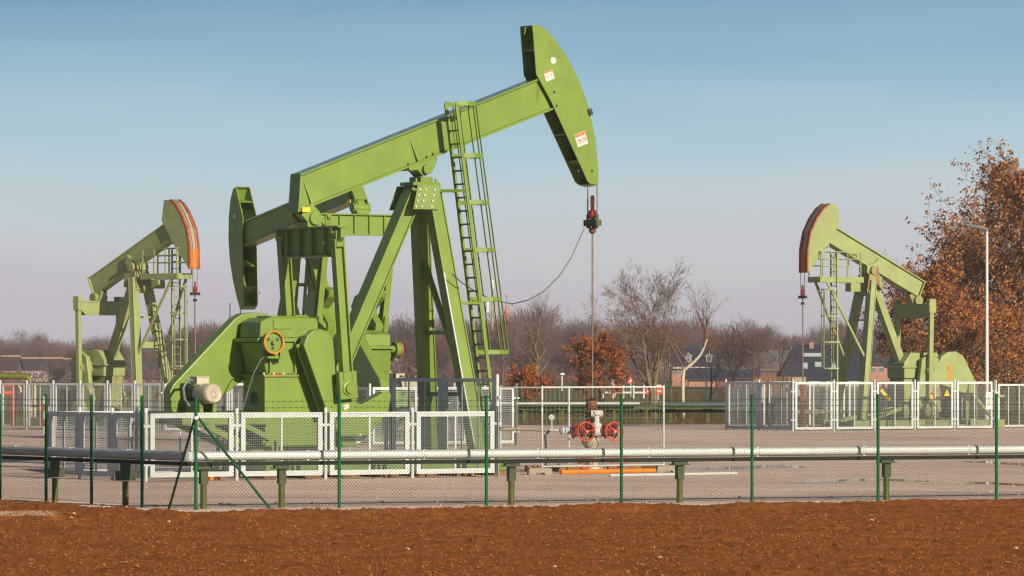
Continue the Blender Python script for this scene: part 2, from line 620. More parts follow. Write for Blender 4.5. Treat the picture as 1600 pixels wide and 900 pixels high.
o = bpy.data.objects.new('ploughed_field', me)
COL.objects.link(o)
tag(o, kind='structure')


def soil_z(x, y):
    i = int(np.argmin(abs(xs - x)))
    j = int(np.argmin(abs(ys - y)))
    return float(Z[j, i])


def clod(mb, c, r):
    vs = []
    for d in ((1, 0, 0), (-1, 0, 0), (0, 1, 0), (0, -1, 0), (0, 0, 1), (0, 0, -1)):
        k = r * rnd.uniform(.6, 1.2)
        vs.append((c[0] + d[0] * k + rnd.uniform(-.3, .3) * r, c[1] + d[1] * k, c[2] + d[2] * k * .75 + rnd.uniform(-.2, .2) * r))
    mb.add(vs, [(0, 2, 4), (2, 1, 4), (1, 3, 4), (3, 0, 4), (2, 0, 5), (1, 2, 5), (3, 1, 5), (0, 3, 5)])


clods, stones, straws = MB(), MB(), MB()
for k in range(60000):
    x, y = rnd.uniform(-11, 11), rnd.uniform(57, 90)
    if y > float(np.interp(x, ex, ey)) - .3:
        continue
    clod(clods, (x, y, soil_z(x, y) + .004), .007 + .024 * rnd.random() ** 3)
for k in range(170):
    x, y = rnd.uniform(-11, 11), rnd.uniform(57, 96)
    b = float(np.interp(x, ex, ey))
    if y > b - .1:
        continue
    clod(stones, (x, y, soil_z(x, y) + .012), .014 + .035 * rnd.random() ** 3)
for k in range(2600):                      # gravel stones standing proud of the yard
    Y_ = gy(rnd.uniform(690, 800))
    x = gx(rnd.uniform(-40, 1640), Y_)
    if Y_ < float(np.interp(x, ex, ey)) + .3:
        continue
    clod(stones, (x, Y_, .01), .012 + .03 * rnd.random() ** 3)
for k in range(260):                       # loose stones along the edge of the yard
    x = rnd.uniform(-12, 13)
    y = float(np.interp(x, ex, ey)) + rnd.gauss(.5, .7)
    clod(stones, (x, y, .012), .012 + .03 * rnd.random() ** 3)
for k in range(1900):
    x, y = rnd.uniform(-11, 11), rnd.uniform(57, 90)
    if y > float(np.interp(x, ex, ey)) - .3:
        continue
    a, t, l = rnd.uniform(0, PI), rnd.uniform(-.1, .9), rnd.uniform(.02, .08)
    p = Vector((x, y, soil_z(x, y) + .01))
    straws.wire(p, p + Vector((math.cos(a) * math.cos(t), math.sin(a) * math.cos(t), math.sin(t))) * l, .003)
tag(clods.build('soil_clods', M['clod']), 'crumbled brown soil clods over the ploughed field', 'soil', kind='stuff')
tag(stones.build('pebbles', M['sand']), 'scattered pale pebbles on soil and gravel edge', 'pebbles', kind='stuff')
tag(straws.build('straw_stubble', M['straw']), 'bits of pale straw stubble over the soil', 'straw', kind='stuff')

# puddles on the gravel
water = mat('puddle_water', (.10, .105, .11), .06, var=.1, scale=2)
def puddle(px0, px1, row, h, seed, label):
    r2 = random.Random(seed)
    mb = MB()
    top, bot = [], []
    n = 26
    for i in range(n + 1):
        t = i / n
        px = px0 + (px1 - px0) * t
        k = math.sin(PI * t) ** .6
        Yc = gy(row + 2.0 * math.sin(t * 5 + seed))
        d = h * k * r2.uniform(.5, 1.0) * Yc / 100 + .02
        top.append((gx(px, Yc), Yc + d, .004))
        bot.append((gx(px, Yc), Yc - d * r2.uniform(.5, 1), .004))
    mb.add(top + bot[::-1], [tuple(range(2 * n + 2))])
    tag(mb.build('puddle', water), label, 'puddle', 'shallow puddles on the gravel yard', kind='structure')
puddle(1060, 1275, 731, 2.2, 1, 'pale shallow puddle at the end of the grey pipe')
puddle(1230, 1480, 752, 1.4, 2, 'thin puddle strip in the right of the yard')
puddle(1440, 1660, 757, 1.5, 3, 'thin puddle strip at the right frame edge')
puddle(1500, 1640, 724, 2.2, 4, 'far puddle strip behind the right pipe')

# ------------------------------------------------------------------ model A : the two large bright green pumpjacks
NX, NY = gx(655, 119.0), 119.0
NJ = Frame(NX, NY, 32.0)
U = NJ.un
ZP = U(655, 262, 0)[1]
# beam tilt of the near machine, from the lower flange
_a, _b = U(467, 331, -.25), U(848, 178, -.25)
TILT_N = math.atan2(_b[1] - _a[1], _b[0] - _a[0])


def uv(px, py, l):
    x, z = U(px, py, l)
    z -= ZP
    c, s_ = math.cos(TILT_N), math.sin(TILT_N)
    return (x * c + z * s_, -x * s_ + z * c)


BV0 = uv(467, 331, -.25)[1]
BV1 = uv(471.5, 271, -.25)[1]
BV1b = uv(835, 125, -.25)[1]
BU0, BU0t = uv(467, 331, -.25)[0], uv(471.5, 271, -.25)[0]
HEAD_BACK = [(832, 40), (838, 116), (861, 158), (914, 274), (918, 283), (923, 287.5)]
HEAD_ARC = [(934.8, 289), (934.8, 260), (930.5, 216), (920.5, 168), (904.5, 124), (884.5, 86), (861, 53), (842, 38.5)]
hb = [uv(px, py, -.3) for px, py in HEAD_BACK]
ha = [uv(px, py, -.3) for px, py in HEAD_ARC]
SHAFT = U(500, 547, -1.0)
PIN_N = U(540, 607, -1.25)
CR = math.hypot(PIN_N[0] - SHAFT[0], PIN_N[1] - SHAFT[1])
CA_N = math.atan2(PIN_N[1] - SHAFT[1], PIN_N[0] - SHAFT[0])
EQ_N = U(484, 372, 0)
PT_N = U(526, 352, -1.3)
_dx, _dz = EQ_N[0], EQ_N[1] - ZP
EQ_UV = (_dx * math.cos(TILT_N) + _dz * math.sin(TILT_N), -_dx * math.sin(TILT_N) + _dz * math.cos(TILT_N))
PLEN = math.hypot(EQ_N[0] - PIN_N[0], EQ_N[1] - PIN_N[1])
CRANK_POLY = [(477, 537), (482, 525), (492, 516), (503, 514), (515, 518), (522, 529), (528, 580), (553, 588), (562, 640), (552, 672), (528, 668), (515, 645)]
WEIGHT_POLY = [(532, 622), (552, 626), (565, 632), (600, 613), (610, 614), (611, 619), (606, 643), (588, 667), (560, 697), (536, 699), (524, 668)]


def crank_local(poly, l):
    out = []
    for px, py in poly:
        x, z = U(px, py, l)
        x, z = x - SHAFT[0], z - SHAFT[1]
        c, s_ = math.cos(-CA_N), math.sin(-CA_N)
        out.append((x * c - z * s_, x * s_ + z * c))
    return out


CP, WP = crank_local(CRANK_POLY, -1.15), crank_local(WEIGHT_POLY, -1.15)
GUARD = [U(px, py, .65) for px, py in [(266, 646), (266, 612), (270, 602), (368, 497), (380, 490), (398, 488), (416, 491), (440, 503), (452, 522), (446, 548), (425, 565), (376, 597), (347, 620), (318, 646)]]


def bolts(mb, pts, y, r=.03, h=.03):
    for (x, z) in pts:
        mb.tube((x, y, z), (x, y + h, z), r, n=6)


def pumpjack_large(root, tilt, near):
    c, s_ = math.cos(tilt), math.sin(tilt)
    BM = Matrix.Translation((0, 0, ZP)) @ Matrix.Rotation(-tilt, 4, 'Y')
    G, GR = M['green'], M['green_rust']
    # --- walking beam
    ue = hb[2][0] + .22
    mb = MB(BM)
    t = .05
    mb.prism([(BU0 + .03, BV0 + t), (ue, BV0 + t), (ue, BV1b - t), (BU0t + .03, BV1 - t)], -.17, .17)
    beam = mb.build('walking_beam', G, root, .008)
    mb = MB(BM)
    mb.prism([(BU0, BV0), (ue, BV0), (ue, BV0 + t), (BU0, BV0 + t)], -.25, .25)
    mb.build('lower_flange', GR, beam, .006)
    mb = MB(BM)
    mb.prism([(BU0t, BV1 - t), (ue, BV1b - t), (ue, BV1b), (BU0t, BV1)], -.25, .25)
    mb.build('upper_flange', M['green_gloss'], beam, .006)
    mb = MB(BM)
    mb.prism([(BU0 - .03, BV0 - .01), (BU0 + .01, BV0 - .01), (BU0t + .01, BV1 + .01), (BU0t - .03, BV1 + .01)], -.255, .255)
    mb.build('end_plate', G, beam, .005)
    mb = MB(BM)                                                     # web stiffeners
    for u0 in (uv(652, 250, -.2)[0], uv(487, 320, -.2)[0], 3.0 * 0 + uv(690, 235, -.2)[0] + 1.9):
        for sg in (-1, 1):
            hgt = .62 if u0 < 1 else 0
            if hgt:
                mb.add([(u0 - .015, sg * .165, BV0 + t), (u0 + .015, sg * .165, BV0 + t), (u0 + .015, sg * .25, BV0 + t), (u0 - .015, sg * .25, BV0 + t),
                        (u0 - .015, sg * .165, BV0 + hgt), (u0 + .015, sg * .165, BV0 + hgt), (u0 + .015, sg * .19, BV0 + hgt), (u0 - .015, sg * .19, BV0 + hgt)],
                       [(0, 1, 2, 3), (4, 5, 6, 7), (0, 1, 5, 4), (1, 2, 6, 5), (2, 3, 7, 6), (3, 0, 4, 7)])
    mb.build('stiffener', G, beam)
    # --- saddle bearing
    mb = MB(BM)
    mb.prism([(-.42, BV0 - .002), (.46, BV0 - .002), (.40, BV0 - .12), (.16, BV0 - .34), (-.10, BV0 - .34), (-.20, BV0 - .14), (-.42, BV0 - .08)], -.24, .24)
    mb.tube((.04, -.34, BV0 - .2), (.04, .34, BV0 - .2), .13, n=18)
    for u0 in (-.36, .2, .4):
        mb.tube((u0, -.21, BV0 + t), (u0, -.21, BV0 + t + .06), .035, n=6)
        mb.tube((u0, .21, BV0 + t), (u0, .21, BV0 + t + .06), .035, n=6)
    mb.build('saddle_bearing', G, root, .01, True)
    # --- horse head
    mb = MB(BM)
    poly = hb + ha
    mb.prism(poly, -.30, -.265)
    head = mb.build('horse_head', G, root, .006, label='green horse head plate with warning stickers' if near else None)
    mb = MB(BM)
    mb.prism(poly, .265, .30)
    mb.build('side_plate', G, head, .006)
    inner = []
    cxm, czm = sum(p[0] for p in ha) / len(ha), sum(p[1] for p in ha) / len(ha)
    for i, (u0, v0) in enumerate(ha):
        a = Vector(ha[min(i + 1, len(ha) - 1)]) - Vector(ha[max(i - 1, 0)])
        nrm = Vector((-a.y, a.x)).normalized()
        if nrm.x > 0:
            nrm = -nrm
        inner.append((u0 + nrm.x * .05, v0 + nrm.y * .05))
    mb = MB(BM)
    for i in range(len(ha) - 1):
        mb.prism([ha[i], ha[i + 1], inner[i + 1], inner[i]], -.2645, .2645)
    mb.build('curved_face', G, head)
    for (pa, pb) in ((hb[0], ha[-1]), (((hb[0][0] + hb[1][0]) / 2, (hb[0][1] + hb[1][1]) / 2), ha[-2]),
                     ((hb[2][0] * .55 + hb[3][0] * .45, hb[2][1] * .55 + hb[3][1] * .45), ha[3]),
                     ((hb[2][0] * .2 + hb[3][0] * .8, hb[2][1] * .2 + hb[3][1] * .8), ha[1]), (hb[5], ha[0])):
        mb = MB(BM)
        mb.bar((pa[0], 0, pa[1]), (pb[0] - .06, 0, pb[1]), .52, .03, (0, 0, 1))
        mb.build('inner_web', G, head)
    mb = MB(BM)
    for px, py in ((904, 267), (925, 267), (866, 144), (870, 165)):
        u0, v0 = uv(px, py, -.3)
        mb.tube((u0, -.306, v0), (u0, -.30, v0), .035, n=12)
    mb.build('drilled_hole', M['dark_steel'], head)
    mb = MB(BM)
    u0, v0 = uv(919, 176, -.3)
    mb.box((u0 + .05, -.33, v0), (.10, .06, .16))
    mb.build('latch', M['dark_steel'], head)
    for sg in ((-1, 1) if near else (1,)):
        if sg == -1:
            u0, v0 = uv(864.5, 94.5, -.3)
            mb = MB(BM)
            mb.tube((u0, -.308, v0), (u0, -.30, v0), .085, n=20)
            mb.build('round_badge', M['sticker'], head)
            for (px, py, wd, hd, mt) in ((858, 118, .27, .24, 'sticker_red'), (908, 217.5, .33, .33, 'sticker_red')):
                u0, v0 = uv(px, py, -.3)
                A = Matrix.Rotation(0, 3, 'Y')
                mb = MB(BM)
                mb.box((u0, -.304, v0), (wd, .006, hd))
                st = mb.build('warning_sticker', M['sticker'], head)
                mb = MB(BM)
                if hd > .3:
                    mb.box((u0 - wd * .245, -.309, v0 + hd * .36), (wd * .44, .004, hd * .22))
                    mb.box((u0 + wd * .245, -.309, v0 + hd * .36), (wd * .44, .004, hd * .22))
                    for s2 in (-1, 1):
                        mb.ring((u0 + s2 * wd * .24, -.309, v0 - hd * .12), (0, 1, 0), wd * .17, .006, 16, 4)
                        mb.bar((u0 + s2 * wd * .24 + .03, -.309, v0 - hd * .25), (u0 + s2 * wd * .24 + .05, -.309, v0 - hd * .02), .004, .02)
                else:
                    mb.box((u0, -.309, v0 + hd * .42), (wd * .98, .004, hd * .14))
                mb.build('sticker_red', M['sticker_red'], st)
                for s2 in (-1, 1):
                    mb = MB(BM)
                    mb.bar((u0 + s2 * wd * .24 - .05, -.3095, v0 + .02), (u0 + s2 * wd * .24 + .02, -.3095, v0 - .02), .004, .02)
                    mb.bar((u0 + s2 * wd * .24, -.3095, v0 - .04), (u0 + s2 * wd * .24 + .03, -.3095, v0 + .03), .004, .022)
                    mb.build('pictogram', M['sticker_grey'], st)
        else:
            u0, v0 = uv(864.5, 94.5, -.3)
            mb = MB(BM)
            mb.tube((u0, .30, v0), (u0, .308, v0), .085, n=20)
            mb.build('round_badge', M['sticker'], head)
    # --- bridle, carrier bar, polished rod
    arc_low = BM @ Vector((ha[0][0], 0, ha[0][1]))
    xw = max((BM @ Vector((p[0], 0, p[1]))).x for p in ha) + .02
    z0 = arc_low.z
    mb = MB()
    zc = z0 - (60 / 63.0)
    for y in (-.22, .22):
        mb.path([(xw, y, z0 + .25), (xw, y, z0 - .3), (xw, y, zc)], .018, 6)
    mb.build('bridle_rope', M['rope'], root)
    mb = MB()
    mb.box((xw, 0, zc), (.16, .62, .16))
    mb.box((xw, 0, zc - .11), (.24, .22, .06))
    mb.tube((xw, -.22, zc), (xw, -.22, zc + .22), .04, n=8)
    mb.tube((xw, .22, zc), (xw, .22, zc + .22), .04, n=8)
    cb = mb.build('carrier_bar', M['dark_olive'], root, .01)
    mb = MB()
    mb.lathe((xw, 0, zc + .08), (0, 0, 1), [(0, .06), (.08, .1), (.22, .1), (.26, .05), (.5, .035)], 14)
    mb.build('rod_clamp', M['dark_red'], cb)
    mb = MB()
    mb.lathe((xw, 0, zc + .40), (0, 0, 1), [(0, .035), (.05, .055), (.26, .055), (.3, .03)], 12)
    mb.lathe((xw, 0, zc - .28), (0, 0, 1), [(0, .03), (.05, .09), (.12, .1), (.15, .05)], 12)
    mb.build('rod_coupling', M['rust'], cb)
    mb = MB()
    mb.tube((xw, 0, 1.75), (xw, 0, zc + .5), .022, n=8)
    mb.build('polished_rod', M['rod'], root)
    # --- samson post
    ptop = {}
    L1t, L1b = U(640, 312, 0), U(476, 700, 0)
    L2t, L2b = U(673, 295, -.34), U(747, 705, -1.15)
    zb = .50

    def ext(t, b, lt, lb):
        """end the leg exactly on the skid"""
        k = (t[1] - zb) / (t[1] - b[1])
        return (t[0] + (b[0] - t[0]) * k, lt + (lb - lt) * k, zb)
    top1, top2 = Vector((-.10, 0, ZP - .47)), Vector((.16, 0, ZP - .47))
    zpt = U(430, 587, -.55)[1]
    k = (L1t[1] - zpt) / (L1t[1] - L1b[1])
    e1 = (L1t[0] + (L1b[0] - L1t[0]) * k, 0, zpt)
    mb2 = MB()
    p, q = Vector((top1.x, 0, top1.z)), Vector(e1)
    mb2.bar(p, q, .34, .30, (1, 0, .4))
    leg = mb2.build('rear_leg', G, root, .008)
    d = (q - p).normalized()
    nrm = Vector((0, 1, 0)).cross(d).normalized()
    for k in (-1, 1):
        mb = MB()
        mb.bar(p + nrm * k * .165, q + nrm * k * .165, .46, .035, nrm)
        mb.build('leg_flange', G, leg, .004)
    for sg in (-1, 1):
        e2 = ext(L2t, L2b, -.30, -1.15)
        mb2 = MB()
        p, q = Vector((top2.x, sg * .30, top2.z)), Vector((e2[0], sg * abs(e2[1]), zb))
        mb2.bar(p, q, .28, .30, (1, 0, -.2))
        leg = mb2.build('samson_leg', G, root, .008)
        d = (q - p).normalized()
        nrm = Vector((0, 1, 0)).cross(d).normalized()
        for k in (-1, 1):
            mb = MB()
            mb.bar(p + nrm * k * .17, q + nrm * k * .17, .34, .03, nrm)
            mb.build('leg_flange', G, leg, .004)
        mb = MB()
        mb.box((q.x, q.y, zb + .02), (.7, .5, .04))
        mb.build('foot_plate', G, leg)
    e2x = e2[0]

    def legpt(z, sg):
        k = (top2.z - z) / (top2.z - zb)
        return Vector((top2.x + (e2x - top2.x) * k, sg * (.30 + (1.15 - .30) * k), z))
    z1 = U(665, 520, .9)[1]
    for za, zb2, w_, h_ in ((z1, z1, .16, .10), (z1 + 2.0, z1 - 1.6, .10, .12), (2.0, 2.0, .16, .10)):
        mb = MB()
        mb.bar(legpt(za, 1), legpt(zb2, -1), w_, h_, (1, 0, 0) if za != zb2 else (0, 0, 1))
        mb.build('leg_tie', G, root)
    mb = MB()
    mb.box((.03, 0, ZP - .41), (.78, .66, .09))
    mb.box((.05, 0, ZP - .30), (.34, .56, .14))
    for x in (-.25, -.05, .2, .32):
        mb.tube((x, -.27, ZP - .37), (x, -.27, ZP - .28), .035, n=6)
    mb.build('samson_cap', G, root, .01)
    gus = [(-.34, ZP - .455), (.32, ZP - .455), (.20, ZP - 1.05), (-.52, ZP - 1.05)]
    for sg in (-1, 1):
        mb = MB()
        mb.add([(x, sg * (.485 + (ZP - .455 - z) * .137), z) for x, z in gus] + [(x, sg * (.51 + (ZP - .455 - z) * .137), z) for x, z in gus],
               [(0, 1, 2, 3), (7, 6, 5, 4), (0, 4, 5, 1), (1, 5, 6, 2), (2, 6, 7, 3), (3, 7, 4, 0)])
        gp = mb.build('gusset_plate', G, root)
    mb = MB()
    for sg in (-1, 1):
        for i in range(4):
            for x in (-.30 - .05 * i, -.13 - .05 * i, .12 - .04 * i):
                z = ZP - .56 - .14 * i
                y = sg * (.51 + (ZP - .455 - z) * .137)
                mb.tube((x, y, z), (x, y + sg * .03, z), .026, n=6)
    mb.build('gusset_bolt', M['galv'], gp)
    # conduit on the leg
    mb = MB()
    pts = [legpt(z, -1) + Vector((-.17, -.17, 0)) for z in np.linspace(5.0, .8, 6)]
    mb.path(pts, .022, 6)
    mb.build('conduit', M['galv'], root)
    # --- ladder with cage
    la, lb = U(713, 160, -1.0), U(765, 590, -1.0)
    k = (la[1] - .3) / (la[1] - lb[1])
    lbot = (la[0] + (lb[0] - la[0]) * k, .3)

    def lad(z):
        q = (la[1] - z) / (la[1] - lbot[1])
        return la[0] + (lbot[0] - la[0]) * q
    mb = MB()
    for y in (-1.0, -.5):
        mb.bar((la[0], y, la[1]), (lbot[0], y, lbot[1]), .045, .09, (1, 0, 0))
    ladder = mb.build('ladder', G, root)
    z = .6
    while z < la[1] - .05:
        mb = MB()
        mb.bar((lad(z), -1.0, z), (lad(z), -.5, z), .045, .045)
        mb.build('rung', G, ladder)
        z += .33
    mb = MB()
    hz = [U(0, py, -1.0)[1] for py in ()]
    hoop_rows = [162, 243, 316, 390, 467, 550]
    outer = {j: [] for j in range(5)}
    for i, row in enumerate(hoop_rows):
        zz = U(740, row, -1.0)[1]
        dpt = .62 + .016 * i
        pts = []
        for a in np.linspace(0, PI, 11):
            cx_ = lad(zz) + dpt * math.sin(a) ** .7
            cy_ = -.75 - .38 * math.copysign(abs(math.cos(a)) ** .6, math.cos(a))
            pts.append((cx_, cy_, zz))
        pts = [(lad(zz), -1.03, zz)] + pts[1:-1] + [(lad(zz), -.47, zz)]
        for a, b in zip(pts[:-1], pts[1:]):
            mb.bar(a, b, .016, .11)
        for j, kx in enumerate((2, 4, 6, 8, 9)):
            outer[j].append(pts[kx])
    for j in outer:
        for a, b in zip(outer[j][:-1], outer[j][1:]):
            mb.bar(a, b, .05, .014, (1, 0, 0))
    mb.build('safety_cage', G, ladder)
    mb = MB()
    for zz in (U(683, 298, -.5)[1], U(715, 473, -1.0)[1]):
        for y in (-1.0, -.5):
            mb.bar((lad(zz), y, zz), legpt(zz, -1) + Vector((0, 0, 0)), .07, .07)
    mb.build('ladder_bracket', G, ladder)
    # --- skid and pedestal
    px0 = U(414, 600, -.55)[0]
    px1 = px0 + 1.95
    mb = MB()
    xl, xr = GUARD[0][0] - .35, e2x + .7
    for y in (-1.15, 1.15):
        mb.box(((px0 - .4 + xr) / 2, y, .30), (xr - px0 + .4, .30, .36))
    for x in np.linspace(px0 - .2, xr - .15, 6):
        mb.box((x, 0, .29), (.22, 2.0, .3))
    mb.build('skid', G, root, .01)
    mb = MB()
    for x in np.linspace(px0 - .3, xr - .2, 7):
        mb.box((x, 0, .06), (.5, 3.0, .115))
    mb.build('timber_mat', M['timber'], root)
    zdk = U(330, 646, -.6)[1]
    mb = MB()
    for y in (-.62, .62):
        mb.box(((xl + px0) / 2, y, zdk - .14), (px0 - xl + .1, .16, .26))
    mb.box(((xl + px0) / 2, 0, zdk + .01), (px0 - xl, 1.5, .035))
    for x in np.linspace(xl + .1, px0 - .3, 4):
        mb.box((x, 0, zdk - .13), (.12, 1.0, .2))
    deck = mb.build('motor_deck', G, root, .006)
    mb = MB()
    for y in (-.62, .62):
        mb.bar((xl + .5, y, zdk - .25), (px0 + .1, y, .5), .14, .16, (0, 1, 0))
        mb.bar((xl + 1.6, y, zdk - .25), (px0 + .1, y, .95), .12, .12, (0, 1, 0))
    mb.box((px0 - .1, 0, .85), (.1, 1.4, .1))
    mb.build('deck_brace', G, deck)
    zpt = U(430, 587, -.55)[1]
    mb = MB()
    mb.box(((px0 + px1) / 2, 0, (zpt + .48) / 2), (px1 - px0, 1.08, zpt - .48))
    ped = mb.build('gearbox_pedestal', G, root, .012)
    mb = MB()
    mb.box(((px0 + px1) / 2, 0, zpt + .002), (px1 - px0 + .12, 1.2, .05))
    for x in np.linspace(px0 + .1, px1 - .1, 6):
        mb.tube((x, -.57, zpt + .02), (x, -.57, zpt + .06), .03, n=6)
    mb.build('base_flange', M['seam_rust'], ped)
    mb = MB()
    mb.lathe((px0 + .01, .0, U(393, 622, 0)[1]), (-1, 0, 0), [(0, .15), (.025, .15)], 18)
    mb.build('access_hole', M['dark_steel'], ped)
    # --- gearbox
    zc_ = (U(430, 531, -.6)[1])
    ztop = U(430, 496, -.6)[1]
    gx0, gx1 = px0 - .12, px1 - .22
    mb = MB()
    mb.prism([(gx0 + .18, zpt + .03), (gx1 - .1, zpt + .03), (gx1, zc_ - .05), (gx0 + .02, zc_ - .05)], -.52, .52)
    gb = mb.build('gearbox', G, root, .03, True)
    mb = MB()
    mb.box(((gx0 + gx1) / 2, 0, zc_), (gx1 - gx0 + .22, 1.2, .09))
    for x in np.linspace(gx0 + .02, gx1 - .02, 9):
        mb.tube((x, -.56, zc_ + .04), (x, -.56, zc_ + .075), .026, n=6)
    mb.build('split_flange', G, gb, .006)
    mb = MB()
    zt2 = ztop
    mb.prism([(gx0, zc_ + .046), (gx1, zc_ + .046), (gx1 + .02, zt2 - .28), (gx1 - .3, zt2), (gx0 + .25, zt2), (gx0 + .04, zt2 - .10)], -.5, .5)
    mb.box(((gx0 + gx1) / 2, 0, zt2 + .02), (1.1, .7, .05))
    mb.box((gx1 - .5, 0, zt2 + .03), (.3, .3, .08))
    mb.build('gearbox_cover', G, gb, .04, True)
    for sg in (-1, 1):                                               # ribs on both faces
        for x, w2 in ((gx0 + .25, .05), (gx1 - .9, .06)):
            mb = MB()
            mb.box((x, sg * .56, (zpt + zc_) / 2), (w2, .09, zc_ - zpt - .08))
            mb.build('rib', G, gb, .01)
        mb = MB()
        mb.prism([(gx1 - .55, zpt + .06), (gx1 - .40, zpt + .06), (gx1 - .05, zc_ - .06), (gx1 - .2, zc_ - .06)], sg * .60 - .06, sg * .60 + .06)
        mb.build('rib', G, gb, .01)
    mb = MB()
    for sg in (-1, 1):
        mb.lathe((SHAFT[0], 0, SHAFT[1]), (0, sg, 0), [(.48, .42), (.62, .42), (.66, .34), (.78, .30), (.80, .2), (1.0, .2)], 26)
    mb.build('output_shaft', G, gb, 0, True)
    mb = MB()
    for x in np.linspace(gx0 + .1, gx1 - .1, 7):
        for y in (-.53,):
            mb.tube((x, y, zpt + .03), (x, y, zpt + .075), .03, n=6)
    mb.build('flange_bolt', M['galv'], gb)
    mb = MB()
    mb.box((gx0 + .62, -.512, zt2 - .17), (.5, .03, .22))
    for x in (-.2, .2):
        for z in (-.08, .08):
            mb.tube((gx0 + .62 + x, -.525, zt2 - .17 + z), (gx0 + .62 + x, -.545, zt2 - .17 + z), .02, n=6)
    mb.build('inspection_cover', GR, gb, .004)
    mb = MB()
    ca_, cb_, cc2 = U(413, 556, -.66), U(393, 583, -.66), U(379, 641, -.66)
    mb.path([(ca_[0] + .1, -.66, ca_[1]), (ca_[0] - .1, -.68, ca_[1] - .08), (cb_[0] + .05, -.68, cb_[1]), (cb_[0] - .08, -.66, cb_[1] - .4), (cc2[0], -.66, cc2[1])], .014, 6)
    mb.build('brake_cable', M['galv_dark'], gb, 0, True)
    bx, bz = U(429, 535, -.95)
    mb = MB()
    mb.lathe((bx, -.5, bz), (0, -1, 0), [(0, .12), (.22, .12), (.22, .25), (.42, .25), (.42, .235), (.36, .235), (.36, .05), (.46, .05), (.46, .03)], 28)
    bw = mb.build('brake_wheel', GR, root, 0, True)
    mb = MB()
    mb.ring((bx, -.925, bz), (0, 1, 0), .262, .022, 30, 8)
    mb.build('brake_band', M['rust_orange'], bw, 0, True)
    mb = MB()
    for a in (.5, 2.6, 4.7):
        mb.tube((bx + .14 * math.cos(a), -.858, bz + .14 * math.sin(a)), (bx + .14 * math.cos(a), -.868, bz + .14 * math.sin(a)), .04, n=12)
    mb.build('wheel_hole', M['dark_steel'], bw)
    mb = MB()
    mb.box((bx + .12, -.75, bz - .36), (.5, .18, .05))
    mb.box((bx + .24, -.82, bz - .30), (.08, .10, .2))
    mb.build('brake_bracket', M['green_rust'], bw)
    # --- belt guard and motor
    mb = MB()
    mb.prism(GUARD, .65, 1.02)
    guard = mb.build('belt_guard', G, root, .03)
    mx, mz = U(334, 615.5, -.62)
    mb = MB()
    mb.lathe((mx, .62, mz), (0, -1, 0), [(0, .13), (.12, .13), (.12, .2), (.55, .2), (.55, .21)], 24)
    mt = mb.build('motor', M['dark_steel'], root, 0, True)
    mb = MB()
    mb.lathe((mx, .02, mz), (0, -1, 0), [(0, .235), (.20, .235), (.2, .25), (.56, .25), (.62, .235), (.66, .20), (.65, .17), (.645, .01)], 30)
    mb.build('fan_cover', M['motor_cream'], mt, 0, True)
    mb = MB()
    for k in range(14):
        a = 2 * PI * k / 14
        p = [(mx + r * math.cos(a + r * 3.0), -.636, mz + r * math.sin(a + r * 3.0)) for r in (.04, .08, .12, .165)]
        for u1, u2 in zip(p[:-1], p[1:]):
            mb.bar(u1, u2, .02, .011, (0, 1, 0))
    mb.build('fan_grille', M['sticker_grey'], mt)
    mb = MB()
    mb.box((mx - .02, .05, mz + .31), (.34, .34, .18))
    mb.box((mx - .02, .05, mz + .405), (.37, .37, .025))
    mb.build('junction_box', M['motor_cream'], mt, .008)
    mb = MB()
    mb.path([(mx - .19, .05, mz + .33), (mx - .36, .05, mz + .32), (mx - .48, .03, mz + .14), (mx - .46, .0, mz - .12), (mx - .34, -.02, mz - .30)], .035, 8)
    mb.build('motor_cable', M['galv_dark'], mt, 0, True)
    mb = MB()
    for x in (-.18, .18):
        mb.box((mx + x, .02, (mz - .18 + zdk) / 2 + .01), (.1, .7, mz - .18 - zdk))
    mb.build('motor_foot', G, mt)
    # --- crank position for this tilt
    eq = Vector((EQ_UV[0] * c - EQ_UV[1] * s_, 0, ZP + EQ_UV[0] * s_ + EQ_UV[1] * c))
    if near:
        ca = CA_N
    else:
        dx, dz = eq.x - SHAFT[0], eq.z - SHAFT[1]
        D = math.hypot(dx, dz)
        q = max(-1, min(1, (D * D + CR * CR - PLEN * PLEN) / (2 * D * CR)))
        ca = math.atan2(dz, dx) - math.acos(q)
    pin = (SHAFT[0] + CR * math.cos(ca), SHAFT[1] + CR * math.sin(ca))
    cc, cs = math.cos(ca), math.sin(ca)
    rot = lambda poly: [(SHAFT[0] + x * cc - z * cs, SHAFT[1] + x * cs + z * cc) for x, z in poly]
    for sg in (-1, 1):
        mb = MB()
        a, b = sorted((sg * .82, sg * 1.10))
        mb.prism(rot(CP), a, b)
        ck = mb.build('crank', G, root, .02)
        mb = MB()
        a, b = sorted((sg * .78, sg * 1.16))
        mb.prism(rot(WP), a, b)
        wt = mb.build('counterweight', G, ck, .02)
        mb = MB()
        cpl = rot(CP)
        a1, a2 = Vector((cpl[0][0], 0, cpl[0][1])), Vector((cpl[-1][0], 0, cpl[-1][1]))
        dd = (a2 - a1).normalized()
        nn = Vector((-dd.z, 0, dd.x))
        mb.bar(a1 + Vector((0, sg * 1.12, 0)), a2 + Vector((0, sg * 1.12, 0)), .06, .10, nn)
        mb.bar(a1 + Vector((0, sg * .84, 0)) - nn * .05, a2 + Vector((0, sg * .84, 0)) - nn * .05, .06, .10, nn)
        mb.build('crank_rail', G, ck)
        mb = MB()
        mb.lathe((pin[0], sg * 1.09, pin[1]), (0, sg, 0), [(0, .24), (.1, .24), (.14, .20), (.36, .18), (.37, .13), (.42, .12), (.42, .06)], 22)
        mb.build('wrist_pin', M['green_rust'], ck, 0, True)
